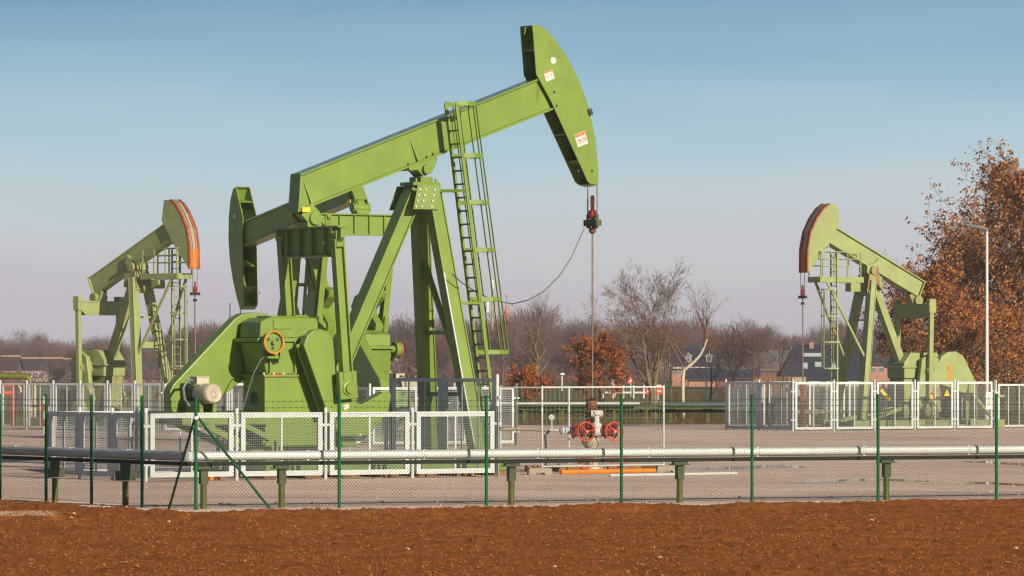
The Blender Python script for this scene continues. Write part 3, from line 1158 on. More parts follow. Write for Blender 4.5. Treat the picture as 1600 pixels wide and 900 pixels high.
        if near and sg == -1:
            for (px, py, wd, hd) in ((541, 635.5, .16, .12), (561, 686, .22, .18)):
                x, z = U(px, py, -1.17)
                mb = MB()
                mb.box((x, -1.165, z), (wd, .012, hd), Matrix.Rotation(R(-25), 3, 'Y'))
                mb.build('warning_sticker', M['sticker'], ck)
        # pitman arm
        P0, P1 = Vector((pin[0], sg * 1.33, pin[1])), Vector((eq.x, sg * 1.33, eq.z + .05))
        d = (P1 - P0).normalized()
        nn = Vector((0, 1, 0)).cross(d)
        mb = MB()
        mb.bar(P0 + d * .2, P1 - d * .1, .04, .20, nn)
        for k in (-1, 1):
            mb.bar(P0 + d * .2 + nn * k * .12, P1 - d * .1 + nn * k * .12, .22, .035, nn)
        pm = mb.build('pitman_arm', G, root, .005)
        mb = MB()
        mb.bar(P0 - d * .26, P0 + d * .42, .18, .50, nn)
        mb.build('lower_clevis', G, pm, .03)
        mb = MB()
        mb.bar(P1 - d * .30, P1 + d * .22, .26, .20, nn)
        mb.tube((P1.x - .2, P1.y, P1.z + .1), (P1.x + .2, P1.y, P1.z + .1), .08, n=12)
        mb.build('upper_clevis', G, pm, .02)
    # --- equalizer
    mb = MB()
    ez = eq.z
    prof = [(-1.62, ez + .22), (1.62, ez + .22), (1.62, ez - .02), (1.02, ez - .44), (-1.02, ez - .44), (-1.62, ez - .02)]
    mb.prism_x(prof, eq.x - .06, eq.x + .06)
    eqo = mb.build('equalizer', G, root, .006)
    mb = MB()
    mb.box((eq.x, 0, ez + .245), (.34, 3.3, .045))
    mb.box((eq.x, 0, ez - .455), (.30, 2.06, .04))
    for y in (-.9, -.30, .30, .9):
        mb.box((eq.x, y, ez - .1), (.30, .035, .64))
    mb.build('equalizer_flange', GR, eqo)
    mb = MB()
    bu, bv = EQ_UV[0] + .05, BV0
    top = BM @ Vector((EQ_UV[0] + .02, 0, BV0))
    mb.tube((eq.x, -.34, ez + .48), (eq.x, .34, ez + .48), .17, n=18)
    mb.box((eq.x, 0, ez + .33), (.4, .5, .14))
    mb.bar((eq.x, 0, ez + .48), top, .30, .34, (1, 0, 0))
    for y in (-.24, .24):
        mb.bar((eq.x, y, ez + .48), top + Vector((0, y, 0)), .05, .42, (1, 0, 0))
    mb.build('equalizer_bearing', G, eqo, .015, True)
    mb = MB()
    for y in (-.29, .29):
        mb.box(tuple(top + Vector((0.05 + y * .3, y, -.02))), (.22, .03, .12))
    mb.build('yellow_tag', M['yellow'], eqo)
    return root


pj = empty('pumpjack', (NX, NY, 0), R(32))
tag(pj, 'largest bright green pumpjack with caged ladder, horse head raised to the right', 'pumpjack', 'pumpjacks of the oil field')
pumpjack_large(pj, TILT_N, True)
J2X, J2Y = gx(480, 168.5), 168.5
pj2 = empty('pumpjack', (J2X, J2Y, 0), R(180 - 57))
tag(pj2, 'bright green pumpjack mostly hidden behind the largest one, its head dipped to the left', 'pumpjack', 'pumpjacks of the oil field')
pumpjack_large(pj2, R(-10.6), False)

# cable from the carrier bar to the samson post
mb = MB()
pts = []
for (px, py, l) in [(913, 357, 0), (906, 372, 0), (893, 402, 0), (875, 430, 0), (850, 455, 0), (825, 469, 0), (800, 475, -.3), (775, 470, -.6), (745, 457, -.9), (722, 442, -1.05), (706, 428, -1.05)]:
    pts.append(NJ.p3(px, py, l))
mb.path(pts, .013, 6)
mb.build('load_cell_cable', M['dark_steel'], pj)

# ------------------------------------------------------------------ model B : two older pale pumpjacks
BX, BY = gx(1358, 205), 205.0
BJ = Frame(BX, BY, 212.0)
UB = BJ.un


def pumpjack_old(root):
    P = M['pale']
    zp = UB(1358, 421, 0)[1]
    a, b = UB(1436.5, 464.7, .25), UB(1293.8, 378, .25)
    tilt = math.atan2(b[1] - a[1], b[0] - a[0])
    BM = Matrix.Translation((0, 0, zp)) @ Matrix.Rotation(-tilt, 4, 'Y')

    def uvb(px, py, l):
        x, z = UB(px, py, l)
        z -= zp
        return (x * math.cos(tilt) + z * math.sin(tilt), -x * math.sin(tilt) + z * math.cos(tilt))
    v0, v1 = uvb(1365, 421, .25)[1], uvb(1371, 393.7, .25)[1]
    ur, uh = uvb(1437, 462, .25)[0], uvb(1297, 364, .25)[0]
    mb = MB(BM)
    mb.box(((ur + uh) / 2, 0, (v0 + v1) / 2), (uh - ur - .04, .3, v1 - v0 - .08))
    beam = mb.build('walking_beam', P, root, .008)
    mb = MB(BM)
    mb.box(((ur + uh) / 2, 0, v0 + .02), (uh - ur, .5, .05))
    mb.box(((ur + uh) / 2, 0, v1 - .02), (uh - ur, .5, .05))
    mb.box((ur - .02, 0, (v0 + v1) / 2), (.045, .5, v1 - v0))
    mb.build('beam_flange', P, beam, .005)
    mb = MB(BM)
    mb.bar((uh - .1, 0, v1 + .02), (uh + .25, 0, v1 + .16), .46, .05)
    mb.box((uh - .05, 0, v0 - .12), (.35, .4, .2))
    mb.build('head_hinge', M['pale_rust'], beam)
    back = [uvb(px, py, .3) for px, py in [(1307.7, 319), (1312, 351), (1303, 366), (1293.8, 383)]]
    arc = [uvb(px, py, .3) for px, py in [(1262.5, 426), (1263, 389), (1267.6, 363), (1278, 340), (1288, 326), (1297, 319)]]
    poly = back + arc
    mb = MB(BM)
    mb.prism(poly, -.30, .30)
    head = mb.build('horse_head', P, root, .01)
    # rope track in the middle of the curved face, two rusty edge strips and the worn orange end
    def strip(y0, y1, thick, i0, i1):
        mb = MB(BM)
        pts = arc[i0:i1]
        for i in range(len(pts) - 1):
            p, q = Vector(pts[i]), Vector(pts[i + 1])
            t = q - p
            nn = Vector((t.y, -t.x)).normalized()
            if nn.x < 0:
                nn = -nn
            mb.prism([tuple(p - nn * .02), tuple(q - nn * .02), tuple(q + nn * thick), tuple(p + nn * thick)], y0, y1)
        return mb
    mid = ((arc[0][0] * .15 + arc[1][0] * .85), (arc[0][1] * .15 + arc[1][1] * .85))
    arc_save = list(arc)
    arc.insert(1, mid)
    strip(-.31, -.19, .05, 0, len(arc)).build('track_edge', M['rust_red'], head)
    strip(.19, .31, .05, 0, len(arc)).build('track_edge', M['rust_red'], head)
    strip(-.189, .189, .015, 1, len(arc)).build('rope_track', M['concrete'], head)
    strip(-.189, .189, .03, 0, 2).build('worn_end', M['rust_orange'], head)
    mb = MB(BM)
    for y in (-.10, .10):
        pts = [(p[0] + .06, y, p[1] + .02) for p in arc]
        mb.path(pts[::-1], .016, 5)
    xw = max((BM @ Vector((p[0], 0, p[1]))).x for p in arc) + .06
    zlow = (BM @ Vector((arc[0][0], 0, arc[0][1]))).z
    mb.M = None
    zc = zlow - 1.0
    for y in (-.14, .14):
        mb.path([(xw, y, zlow + .1), (xw, y, zc)], .016, 5)
    mb.build('bridle_rope', M['rope'], root)
    mb = MB()
    mb.box((xw, 0, zc - .03), (.12, .5, .12))
    mb.box((xw, 0, zc - .3), (.12, .12, .1))
    cb = mb.build('carrier_bar', M['dark_steel'], root)
    mb = MB()
    mb.lathe((xw, 0, zc + .03), (0, 0, 1), [(0, .08), (.2, .1), (.26, .05), (.45, .04)], 10)
    mb.build('rod_clamp', M['dark_red'], cb)
    mb = MB()
    mb.tube((xw, 0, 1.4), (xw, 0, zc), .03, n=8)
    mb.build('polished_rod', M['rod'], root)
    # samson post: two front legs, one rear leg
    mb = MB(BM)
    mb.prism([(-.35, v0 + .3), (-.1, v0 + .55), (.02, v0 + .3), (.35, v0 - .02), (.2, v0 - .3), (-.2, v0 - .3), (-.35, v0 - .02)], -.3, .3)
    mb.build('saddle_bearing', P, root, .01)
    mb = MB()
    mb.tube((0, -.46, zp - .05), (0, .46, zp - .05), .2, n=16)
    mb.box((0, 0, zp - .35), (.55, .8, .28))
    mb.prism([(-.38, zp - .3), (.30, zp - .3), (.42, zp - 1.0), (-.1, zp - .6), (-.42, zp - .9)], -.42, .42)
    mb.tube((.25, -.52, zp - 1.0), (.25, .52, zp - 1.0), .14, n=14)
    mb.build('samson_cap', M['pale_rust'], root, .01)
    fb = UB(1344.5, 655, .95)
    fl = {}
    for sg in (-1, 1):
        mb = MB()
        p, q = Vector((.12, sg * .36, zp - .5)), Vector((fb[0], sg * 1.05, .4))
        fl[sg] = (p, q)
        mb.bar(p, q, .34, .20, (1, 0, 0))
        d = (q - p).normalized()
        nn = Vector((0, 1, 0)).cross(d).normalized()
        for k in (-1, 1):
            mb.bar(p + nn * k * .13, q + nn * k * .13, .36, .03, nn)
        mb.build('samson_leg', P, root, .006)
    rb = UB(1430, 630, 0)
    mb = MB()
    mb.bar((-.15, 0, zp - .55), (rb[0], 0, rb[1]), .36, .32, (1, 0, 0))
    mb.build('samson_leg', P, root, .008)
    for z, h in ((UB(1330, 543, 0)[1], .26), (UB(1330, 500, 0)[1], .08)):
        k = (fl[1][0].z - z) / (fl[1][0].z - fl[1][1].z)
        mb = MB()
        mb.bar(fl[1][0].lerp(fl[1][1], k), fl[-1][0].lerp(fl[-1][1], k), .16, h)
        mb.build('leg_tie', P, root)
    mb = MB()
    mb.bar((rb[0], 0, rb[1]), (fb[0] - .5, .9, .4), .14, .16)
    mb.bar((rb[0], 0, rb[1]), (fb[0] - .5, -.9, .4), .14, .16)
    mb.bar((rb[0] + .1, .0, rb[1] - .1), (rb[0] + .2, 0, .4), .2, .2, (1, 0, 0))
    mb.build('leg_tie', P, root)
    # front service platform, rails, ladder and its brace
    zd = UB(1300, 441, .7)[1]
    xd0, xd1 = .62, 2.85
    mb = MB()
    mb.box(((xd0 + xd1) / 2, .42, zd + .12), (xd1 - xd0, .08, .24))
    mb.box(((xd0 + xd1) / 2, -.42, zd + .12), (xd1 - xd0, .08, .24))
    mb.box((xd1, 0, zd + .12), (.08, .9, .24))
    mb.box((xd0 + .5, 0, zd + .22), (.9, .8, .03))
    mb.box((xd1 - .25, .0, zd + .22), (.4, .8, .03))
    mb.box((1.0, .2, zd - .2), (.5, .4, .36))
    pf = mb.build('service_platform', P, root)
    mb = MB()
    for sg in (-1, 1):
        for x in np.linspace(xd0 + .15, xd1 - .02, 4):
            mb.bar((x, sg * .44, zd + .24), (x, sg * .44, zd + 1.3), .045, .045, (1, 0, 0))
        for z in (.7, 1.0, 1.3):
            mb.bar((xd0 + .15, sg * .44, zd + z), (xd1, sg * .44, zd + z), .035, .035)
    for z in (.7, 1.0, 1.3):
        mb.bar((xd1, -.44, zd + z), (xd1, .44, zd + z), .035, .035)
    mb.build('hand_rail', P, pf)
    mb = MB()
    bl = UB(1320, 555, .75)
    for sg in (-1, 1):
        kk = (fl[sg][0].z - 2.95) / (fl[sg][0].z - fl[sg][1].z)
        mb.bar((xd1 - .35, sg * .42, zd), fl[sg][0].lerp(fl[sg][1], kk), .09, .09)
    mb.build('platform_brace', M['pale_rust'], pf)
    mb = MB()
    lx = 2.04
    for y in (.05, .5):
        mb.bar((lx, y, .1), (lx, y, zd + 1.3), .06, .06, (1, 0, 0))
    z = .4
    ladder = mb.build('ladder', P, root)
    while z < zd + 1.2:
        mb = MB()
        mb.bar((lx, .05, z), (lx, .5, z), .035, .035)
        mb.build('rung', M['pale_rust'], ladder)
        z += .3
    mb = MB()
    ring = []
    for z in np.linspace(2.6, zd - .3, 4):
        pts = [(lx + .62 * math.sin(a), +.275 - .36 * math.cos(a), z) for a in np.linspace(0, PI, 8)]
        ring.append(pts)
        for p, q in zip(pts[:-1], pts[1:]):
            mb.bar(p, q, .015, .06)
    for k in (1, 3, 4, 6):
        for r1, r2 in zip(ring[:-1], ring[1:]):
            mb.bar(r1[k], r2[k], .035, .015, (1, 0, 0))
    mb.build('safety_cage', P, ladder)
    # equalizer and pitman arms
    ez = UB(1429, 486, 0)[1]
    exq = UB(1429, 486, 0)[0]
    mb = MB()
    mb.prism_x([(-1.25, ez + .26), (1.25, ez + .26), (1.25, ez - .02), (.85, ez - .3), (-.85, ez - .3), (-1.25, ez - .02)], exq - .16, exq + .16)
    mb.box((exq, 0, ez + .28), (.4, 2.6, .05))
    eq = mb.build('equalizer', P, root, .008)
    mb = MB()
    top = BM @ Vector((ur + .35, 0, v0))
    mb.bar((exq, 0, ez + .2), top, .34, .28, (1, 0, 0))
    mb.tube((exq, -.35, ez + .45), (exq, .35, ez + .45), .2, n=14)
    mb.build('equalizer_bearing', M['pale_rust'], eq, .01)
    pb = UB(1457, 650, 1.4)
    for sg in (-1, 1):
        mb = MB()
        mb.bar((exq, sg * 1.18, ez + .45), (pb[0], sg * 1.18, pb[1]), .18, .20, (1, 0, 0))
        pm = mb.build('pitman_arm', P, root, .01)
        mb = MB()
        mb.box((exq, sg * 1.18, ez + .2), (.34, .26, .6))
        mb.build('upper_clevis', P, pm, .02)
        mb = MB()
        mb.lathe((pb[0], sg * 1.07, pb[1] + .25), (0, sg, 0), [(0, .34), (.3, .34), (.34, .25), (.4, .2)], 18)
        mb.build('wrist_pin', M['pale_rust'], pm, 0, True)
        mb = MB()
        mb.prism([(exq - .2, 3.3), (exq - .55, 3.0), (exq - .6, 1.6), (pb[0] - .5, .7), (pb[0] + .3, .5), (pb[0] + .55, 1.0), (exq + .35, 3.0)], *sorted((sg * .80, sg * 1.02)))
        ck = mb.build('crank', P, root, .03)
        mb = MB()
        mb.prism([(pb[0] - .7, 1.75), (pb[0] - .75, .75), (pb[0] + .2, .55), (pb[0] + .6, 1.2), (pb[0] + .3, 1.9)], *sorted((sg * .76, sg * 1.05)))
        mb.build('counterweight', M['pale_rust'], ck, .03)
    # gearbox, pedestal, skid
    g0, g1 = UB(1413, 575, .6)[0], UB(1470, 575, .6)[0]
    gt = UB(1440, 551, .6)[1]
    g0, g1 = max(g0, g1), min(g0, g1)
    mb = MB()
    mb.prism([(g0, gt - 1.1), (g0 + .02, gt - .45), (g0 - .35, gt), (g1 + .2, gt), (g1 - .1, gt - .4), (g1 - .1, gt - 1.1)], -.62, .62)
    mb.box(((g0 + g1) / 2, 0, gt - .62), (g0 - g1 + .3, 1.4, .08))
    gb = mb.build('gearbox', P, root, .03)
    mb = MB()
    mb.lathe((exq, 0, gt - .75), (0, 1, 0), [(-1.2, .2), (-.75, .2), (-.75, .34), (.75, .34), (.75, .2), (1.2, .2)], 20)
    mb.build('output_shaft', M['pale_rust'], gb, 0, True)
    mb = MB()
    mb.box(((g0 + g1) / 2, 0, (gt - 1.1 + .5) / 2), (g0 - g1 - .1, 1.0, gt - 1.1 - .5))
    mb.build('gearbox_pedestal', M['pale_rust'], root, .01)
    gp = [UB(px, py, .75) for px, py in [(1462, 600), (1461, 570), (1466, 557), (1476, 550), (1489, 549), (1500, 556), (1519, 596), (1519, 614), (1500, 614), (1480, 606)]]
    mb = MB()
    mb.prism(gp, .72, 1.0)
    gd = mb.build('belt_guard', P, root, .03)
    mb = MB()
    x, z = UB(1483, 574, 1.0)
    mb.lathe((x, 1.0, z), (0, 1, 0), [(0, .09), (.03, .09), (.03, .03)], 14)
    mb.bar((x, 1.003, z), (x, 1.003, z - .75), .006, .12, (1, 0, 0))
    mb.build('rust_run', M['rust_orange'], gd)
    mb = MB()
    x, z = UB(1500, 622, .3)
    mb.lathe((x, -.4, z), (0, 1, 0), [(0, .3), (.6, .3), (.65, .22), (.75, .2)], 18)
    mt = mb.build('motor', P, root, 0, True)
    mb = MB()
    for x0 in (-.2, .3):
        mb.box((x + x0, 0, (z + .4) / 2), (.14, 1.1, z - .5))
    mb.build('motor_stand', P, mt)
    mb = MB()
    xa, xb = fb[0] + .6, UB(1545, 650, 0)[0]
    for y in (-1.0, 1.0):
        mb.box(((xa + xb) / 2, y, .22), (xa - xb, .26, .36))
    for x in np.linspace(xa - .2, xb + .2, 7):
        mb.box((x, 0, .2), (.2, 1.8, .28))
    mb.bar((xb + .5, .95, .4), (xb + 1.6, .95, 1.5), .1, .12)
    mb.bar((xb + 1.0, .95, 1.4), (xb - .1, .95, 1.4), .1, .1)
    mb.build('skid', P, root, .01)
    mb = MB()
    x, z = UB(1454, 619, 1.5)
    mb.lathe((x, 1.56, z), (0, 1, 0), [(0, .13), (.05, .13)], 14)
    x, z = UB(1380, 618, 1.1)
    mb.bar((x + .2, 1.2, z + .25), (x - .25, 1.2, z - .2), .04, .14)
    mb.build('yellow_mark', M['yellow'], root)
    return root


pb_ = empty('pumpjack', (BX, BY, 0), R(212))
tag(pb_, 'pale green older pumpjack under the orange oaks, head facing left', 'pumpjack', 'pumpjacks of the oil field')
pumpjack_old(pb_)
pl_ = copy_tree(pb_)
pl_.location = (gx(215, 203), 203.0, .1)
pl_.rotation_euler = (0, 0, R(-42))
tag(pl_, 'pale rust-streaked older pumpjack left of the largest one, head facing right', 'pumpjack', 'pumpjacks of the oil field')

# ------------------------------------------------------------------ mesh enclosures
def mesh_grid(mb, p, q, z0, z1, pitch, r):
    p, q = Vector(p), Vector(q)
    d = (q - p)
    Ln = d.length
    d /= Ln
    n = max(1, int(Ln / pitch))
    for i in range(1, n):
        a = p + d * (Ln * i / n)
        mb.wire((a.x, a.y, z0), (a.x, a.y, z1), r)
    m = max(1, int((z1 - z0) / pitch))
    for i in range(1, m):
        z = z0 + (z1 - z0) * i / m
        mb.wire((p.x, p.y, z), (q.x, q.y, z), r)


def panel_run(root, p, q, n, zb, zt, fw, pitch, r, post_h, gap=.10, mids=1, posts=True, m_frame='galv', last=True):
    p, q = Vector((p[0], p[1], 0)), Vector((q[0], q[1], 0))
    d = (q - p)
    Ln = d.length
    d /= Ln
    for i in range(n):
        a = p + d * (Ln * i / n + gap)
        b = p + d * (Ln * (i + 1) / n - gap)
        mb = MB()
        h = fw / 2
        for z in (zb + h, zt - h):
            mb.bar((a.x, a.y, z), (b.x, b.y, z), fw * .6, fw)
        for e in (a + d * h, b - d * h):
            mb.bar((e.x, e.y, zb + fw), (e.x, e.y, zt - fw), fw * .6, fw, (d.x, d.y, 0))
        for k in range(mids):
            e = a.lerp(b, (k + 1) / (mids + 1))
            mb.bar((e.x, e.y, zb + fw), (e.x, e.y, zt - fw), fw * .35, fw * .4, (d.x, d.y, 0))
        fr = mb.build('panel', M[m_frame], root)
        mb = MB()
        mesh_grid(mb, a + d * fw, b - d * fw, zb + fw, zt - fw, pitch, r)
        mb.build('mesh', M['galv_wire'], fr)
    if posts:
        for i in range(n + (1 if last else 0)):
            e = p + d * (Ln * i / n)
            mb = MB()
            mb.tube((e.x, e.y, 0), (e.x, e.y, post_h), .042, n=12)
            for z in (zb + (zt - zb) * .2, zb + (zt - zb) * .8):
                mb.bar((e.x - d.x * .11, e.y - d.y * .11, z), (e.x + d.x * .11, e.y + d.y * .11, z), .05, .06)
            mb.build('post', M[m_frame], root)


def W2(fr, x, y):
    return (fr.X + fr.c * x - fr.s * y, fr.Y + fr.s * x + fr.c * y)


# near cage: front corner at the right, running along the machine
A0 = (gx(777, 117.0), 117.0)
ax, pv = (math.cos(R(32)), math.sin(R(32))), (-math.sin(R(32)), math.cos(R(32)))
Lf = 9.64
B0 = (A0[0] - ax[0] * Lf, A0[1] - ax[1] * Lf)
D0 = (A0[0] + pv[0] * 5.1, A0[1] + pv[1] * 5.1)
C0 = (B0[0] + pv[0] * 5.1, B0[1] + pv[1] * 5.1)
cage = empty('mesh_enclosure', (A0[0], A0[1], 0))
tag(cage, 'low white galvanised mesh cage in front of the largest pumpjack', 'enclosure', 'mesh enclosures round the pumpjacks')


class Sub:
    pass


def rel(o, pts):
    return [(p[0] - o.location[0], p[1] - o.location[1]) for p in pts]


a_, b_, c_, d_ = rel(cage, [A0, B0, C0, D0])
panel_run(cage, b_, a_, 4, .10, 1.60, .12, .055, .0038, 1.72)
panel_run(cage, c_, b_, 3, .10, 1.60, .11, .055, .0038, 1.72, last=False)
panel_run(cage, d_, a_, 2, .10, 2.40, .09, .055, .0032, 2.50, mids=2)
panel_run(cage, d_, c_, 4, .10, 1.60, .09, .055, .0032, 1.72)

# cage round the second large machine
J2 = Frame(J2X, J2Y, 123)
cage2 = empty('mesh_enclosure', (J2X, J2Y, 0))
tag(cage2, 'grey mesh cage round the hidden pumpjack, seen beyond the low white cage', 'enclosure', 'mesh enclosures round the pumpjacks')
q = [W2(J2, -9.0, 2.9), W2(J2, .8, 2.9), W2(J2, .8, -2.9), W2(J2, -9.0, -2.9)]
q = rel(cage2, q)
panel_run(cage2, q[0], q[1], 5, .1, 2.0, .09, .06, .004, 2.12)
panel_run(cage2, q[3], q[0], 3, .1, 2.0, .09, .06, .004, 2.12, last=False)
panel_run(cage2, q[2], q[3], 5, .1, 2.0, .09, .06, .004, 2.12)

# right cage
E0 = (gx(1239, gy(673.5)), gy(673.5))
axr = (math.cos(R(32)), math.sin(R(32)))
pvr = (-math.sin(R(32)), math.cos(R(32)))
Yr = E0[1]
Lr = (gx(1553, Yr + 5.6) - E0[0]) / axr[0]
cage3 = empty('mesh_enclosure', (E0[0], E0[1], 0))
tag(cage3, 'tall white mesh cage round the pale pumpjack under the oaks', 'enclosure', 'mesh enclosures round the pumpjacks')
panel_run(cage3, (0, 0), (axr[0] * Lr, axr[1] * Lr), 5, .06, 2.04, .10, .06, .0040, 2.14)
panel_run(cage3, (pvr[0] * 4.9, pvr[1] * 4.9), (0, 0), 2, .06, 2.04, .10, .06, .0040, 2.14, last=False, mids=2)
panel_run(cage3, (axr[0] * Lr, axr[1] * Lr), (axr[0] * Lr + pvr[0] * 4.9, axr[1] * Lr + pvr[1] * 4.9), 2, .06, 2.04, .09, .06, .0036, 2.14, last=True)
panel_run(cage3, (pvr[0] * 4.9, pvr[1] * 4.9), (axr[0] * Lr + pvr[0] * 4.9, axr[1] * Lr + pvr[1] * 4.9), 5, .06, 2.04, .09, .06, .0036, 2.14, posts=False)
# sign boards hung on the right cage
def hung_sign(px, row, wd, hd, along, base, label, kind):
    Lx = ((px - 800) * base[1] / F - base[0]) / (along[0] - (px - 800) / F * along[1])
    x, y = base[0] + along[0] * Lx, base[1] + along[1] * Lx
    nx, ny = along[1], -along[0]
    z = gz(row, y)
    rz = math.atan2(along[1], along[0])
    o = empty('sign_board', (x + nx * .07, y + ny * .07, z), rz)
    if kind == 'white':
        mb = MB(); mb.box((0, 0, 0), (wd, .012, hd)); mb.build('board', M['white'], o)
        mb = MB(); mb.box((0, -.009, -.02), (wd * .34, .006, hd * .55)); mb.box((0, -.009, hd * .36), (wd * .6, .006, hd * .05)); mb.build('pictogram', M['sticker_grey'], o)
    elif kind == 'strip':
        mb = MB(); mb.box((0, 0, 0), (wd, .012, hd)); mb.build('board', M['white'], o)
    else:
        mb = MB(); mb.prism([(-wd / 2, -hd / 2), (wd / 2, -hd / 2), (0, hd / 2)], -.006, .006); mb.build('board', M['yellow'], o)
        mb = MB(); mb.box((0, -.009, -.03), (.03, .006, hd * .42)); mb.build('pictogram', M['dark_steel'], o)
    tag(o, label, 'sign')
hung_sign(1544, 626, .36, .72, axr, E0, 'white upright board with grey pictogram on the right cage, below the lamp post', 'white')
hung_sign(1478, 613.5, .30, .28, axr, E0, 'yellow warning triangle on the right cage in front of the belt guard', 'tri')

# extra panels right of the right cage
H0 = (gx(1556, 209), 209.0)
H1 = (gx(1700, 211), 211.0)
cage4 = empty('mesh_enclosure', (H0[0], H0[1], 0))
tag(cage4, 'grey mesh fence panels at the right edge beside the tall white cage', 'enclosure', 'mesh enclosures round the pumpjacks')
panel_run(cage4, (0, 0), (H1[0] - H0[0], H1[1] - H0[1]), 2, .06, 1.92, .08, .06, .0036, 2.1, mids=3)

# left cage
al = (math.cos(R(-40)), math.sin(R(-40)))
K0 = (gx(-40, 205.5), 205.5)
Ll = 11.2
cage5 = empty('mesh_enclosure', (K0[0], K0[1], 0))
tag(cage5, 'tall grey mesh cage round the pale pumpjack at the left', 'enclosure', 'mesh enclosures round the pumpjacks')
panel_run(cage5, (0, 0), (al[0] * Ll, al[1] * Ll), 7, .06, 1.98, .09, .06, .0040, 2.1)
bl_ = (math.cos(R(50)), math.sin(R(50)))
panel_run(cage5, (al[0] * Ll, al[1] * Ll), (al[0] * Ll + bl_[0] * 6, al[1] * Ll + bl_[1] * 6), 3, .06, 1.98, .09, .06, .0036, 2.1)
panel_run(cage5, (bl_[0] * 6, bl_[1] * 6), (al[0] * Ll + bl_[0] * 6, al[1] * Ll + bl_[1] * 6), 6, .06, 1.98, .08, .06, .0036, 2.1)
hung_sign(155, 600.5, .42, .10, al, K0, 'small white strip plate on the top rail of the left cage', 'strip')

# ------------------------------------------------------------------ perimeter chain-link fence
fence = empty('chain_link_fence', (gx(306, 90), 90.0, 0))
tag(fence, 'green chain link fence with barbed wire along the ploughed field', 'fence')
CX, CY = gx(306, 90), 90.0
RX, RY = gx(1557, 97.0) - CX, 7.0
RL = math.hypot(RX, RY)
rd = (RX / RL, RY / RL)
LX, LY = gx(0, 96.9) - CX, 6.9
LL = math.hypot(LX, LY)
ld = (LX / LL, LY / LL)


def along(base, d, px):
    k = (px - 800) / F
    return (k * base[1] - base[0]) / (d[0] - k * d[1])


FH, MT = 2.11, 1.80


def fpost(x, y):
    mb = MB()
    mb.tube((x, y, -.1), (x, y, FH), .032, n=12)
    mb.lathe((x, y, FH), (0, 0, 1), [(0, .034), (.012, .036), (.03, .02)], 12)
    mb.build('post', M['fence_green'], fence, 0, True)
    mb = MB()
    for z in (.45, 1.15, 1.75):
        mb.tube((x, y, z), (x, y, z + .025), .037, n=10)
    return mb


tR = [0] + [along((CX, CY), rd, px) for px in (530, 760, 971, 1175, 1372, 1557)]
tR += [tR[-1] + 2.75 * i for i in range(1, 9)]
tL = [0] + [along((CX, CY), ld, px) for px in (222, 143, 72, 0)]
tL += [tL[-1] + 2.2 * i for i in range(1, 6)]


def chain(p, q, z0, z1, pitch=.066, r=.0027):
    p, q = Vector((p[0], p[1], 0)), Vector((q[0], q[1], 0))
    d = q - p
    Ln = d.length
    d /= Ln
    H = z1 - z0
    mb = MB()
    k = -H
    while k < Ln:
        for sg in (1, -1):
            u0, u1, a, b = k, k + H, 0.0, H
            if u0 < 0:
                a = -u0; u0 = 0
            if u1 > Ln:
                b = H - (u1 - Ln); u1 = Ln
            if u1 - u0 > .01:
                za, zb = (z0 + a, z0 + b) if sg == 1 else (z1 - a, z1 - b)
                off = .002 * sg
                mb.wire((p.x + d.x * u0 - d.y * off, p.y + d.y * u0 + d.x * off, za), (p.x + d.x * u1 - d.y * off, p.y + d.y * u1 + d.x * off, zb), r)
        k += pitch
    mb.build('mesh_panel', M['fence_wire'], fence)


def barbed(p, q, z, r=.003):
    p, q = Vector((p[0], p[1], z)), Vector((q[0], q[1], z))
    mb = MB()
    n = 6
    sag = lambda t: Vector((0, 0, -.012 * math.sin(PI * t)))
    for i in range(n):
        mb.wire(p.lerp(q, i / n) + sag(i / n), p.lerp(q, (i + 1) / n) + sag((i + 1) / n), r)
    L0 = (q - p).length
    k = .1
    while k < L0:
        c = p.lerp(q, k / L0) + sag(k / L0)
        mb.wire(c + Vector((.01, 0, .025)), c - Vector((.01, 0, .025)), .0028)
        mb.wire(c + Vector((-.015, 0, .02)), c - Vector((-.015, 0, .02)), .0028)
        k += .12
    return mb


for ts, d in ((tR, rd), (tL, ld)):
    for i, t in enumerate(ts):
        if not (d is ld and i == 0):
            fpost(d[0] * t, d[1] * t)
        if i:
            a, b = (d[0] * ts[i - 1], d[1] * ts[i - 1]), (d[0] * t, d[1] * t)
            chain(a, b, .04, MT)
    allw = MB()
    for z in (1.925, 2.04):
        for i in range(1, len(ts)):
            m2 = barbed((d[0] * ts[i - 1], d[1] * ts[i - 1]), (d[0] * ts[i], d[1] * ts[i]), z)
            allw.add(m2.v, m2.f)
    for z in (.06, .95, MT):
        a, b = (0, 0), (d[0] * ts[-1], d[1] * ts[-1])
        allw.wire((a[0], a[1], z), (b[0], b[1], z), .0028)
    allw.build('barbed_wire', M['fence_wire'], fence)
mb = MB()
mb.tube((rd[0] * .05, rd[1] * .05 + .05, 1.72), (rd[0] * along((CX, CY), rd, 422), rd[1] * along((CX, CY), rd, 422) + .05, 0), .024, n=10)
mb.build('brace', M['fence_green'], fence, 0, True)
mb = MB()
tb = along((CX, CY), ld, 264)
mb.tube((ld[0] * .05, ld[1] * .05, 1.72), (ld[0] * tb, ld[1] * tb, 0), .024, n=10)
mb.build('brace', M['fence_green'], fence, 0, True)
mb = MB()
mb.tube((0, 0, 1.70), (0, 0, 1.76), .045, n=12)
mb.build('clamp', M['galv'], fence)

# ------------------------------------------------------------------ pipeline just behind the fence
pn = (-rd[1], rd[0])
PO = .55
pc = (CX + pn[0] * PO + .05, CY + pn[1] * PO + .15)                # corner of the pipe
pipe = empty('pipeline', (pc[0], pc[1], 0))
tag(pipe, 'clad silver pipeline on green posts behind the chain link fence', 'pipeline')
PZ, PR = 1.0, .105


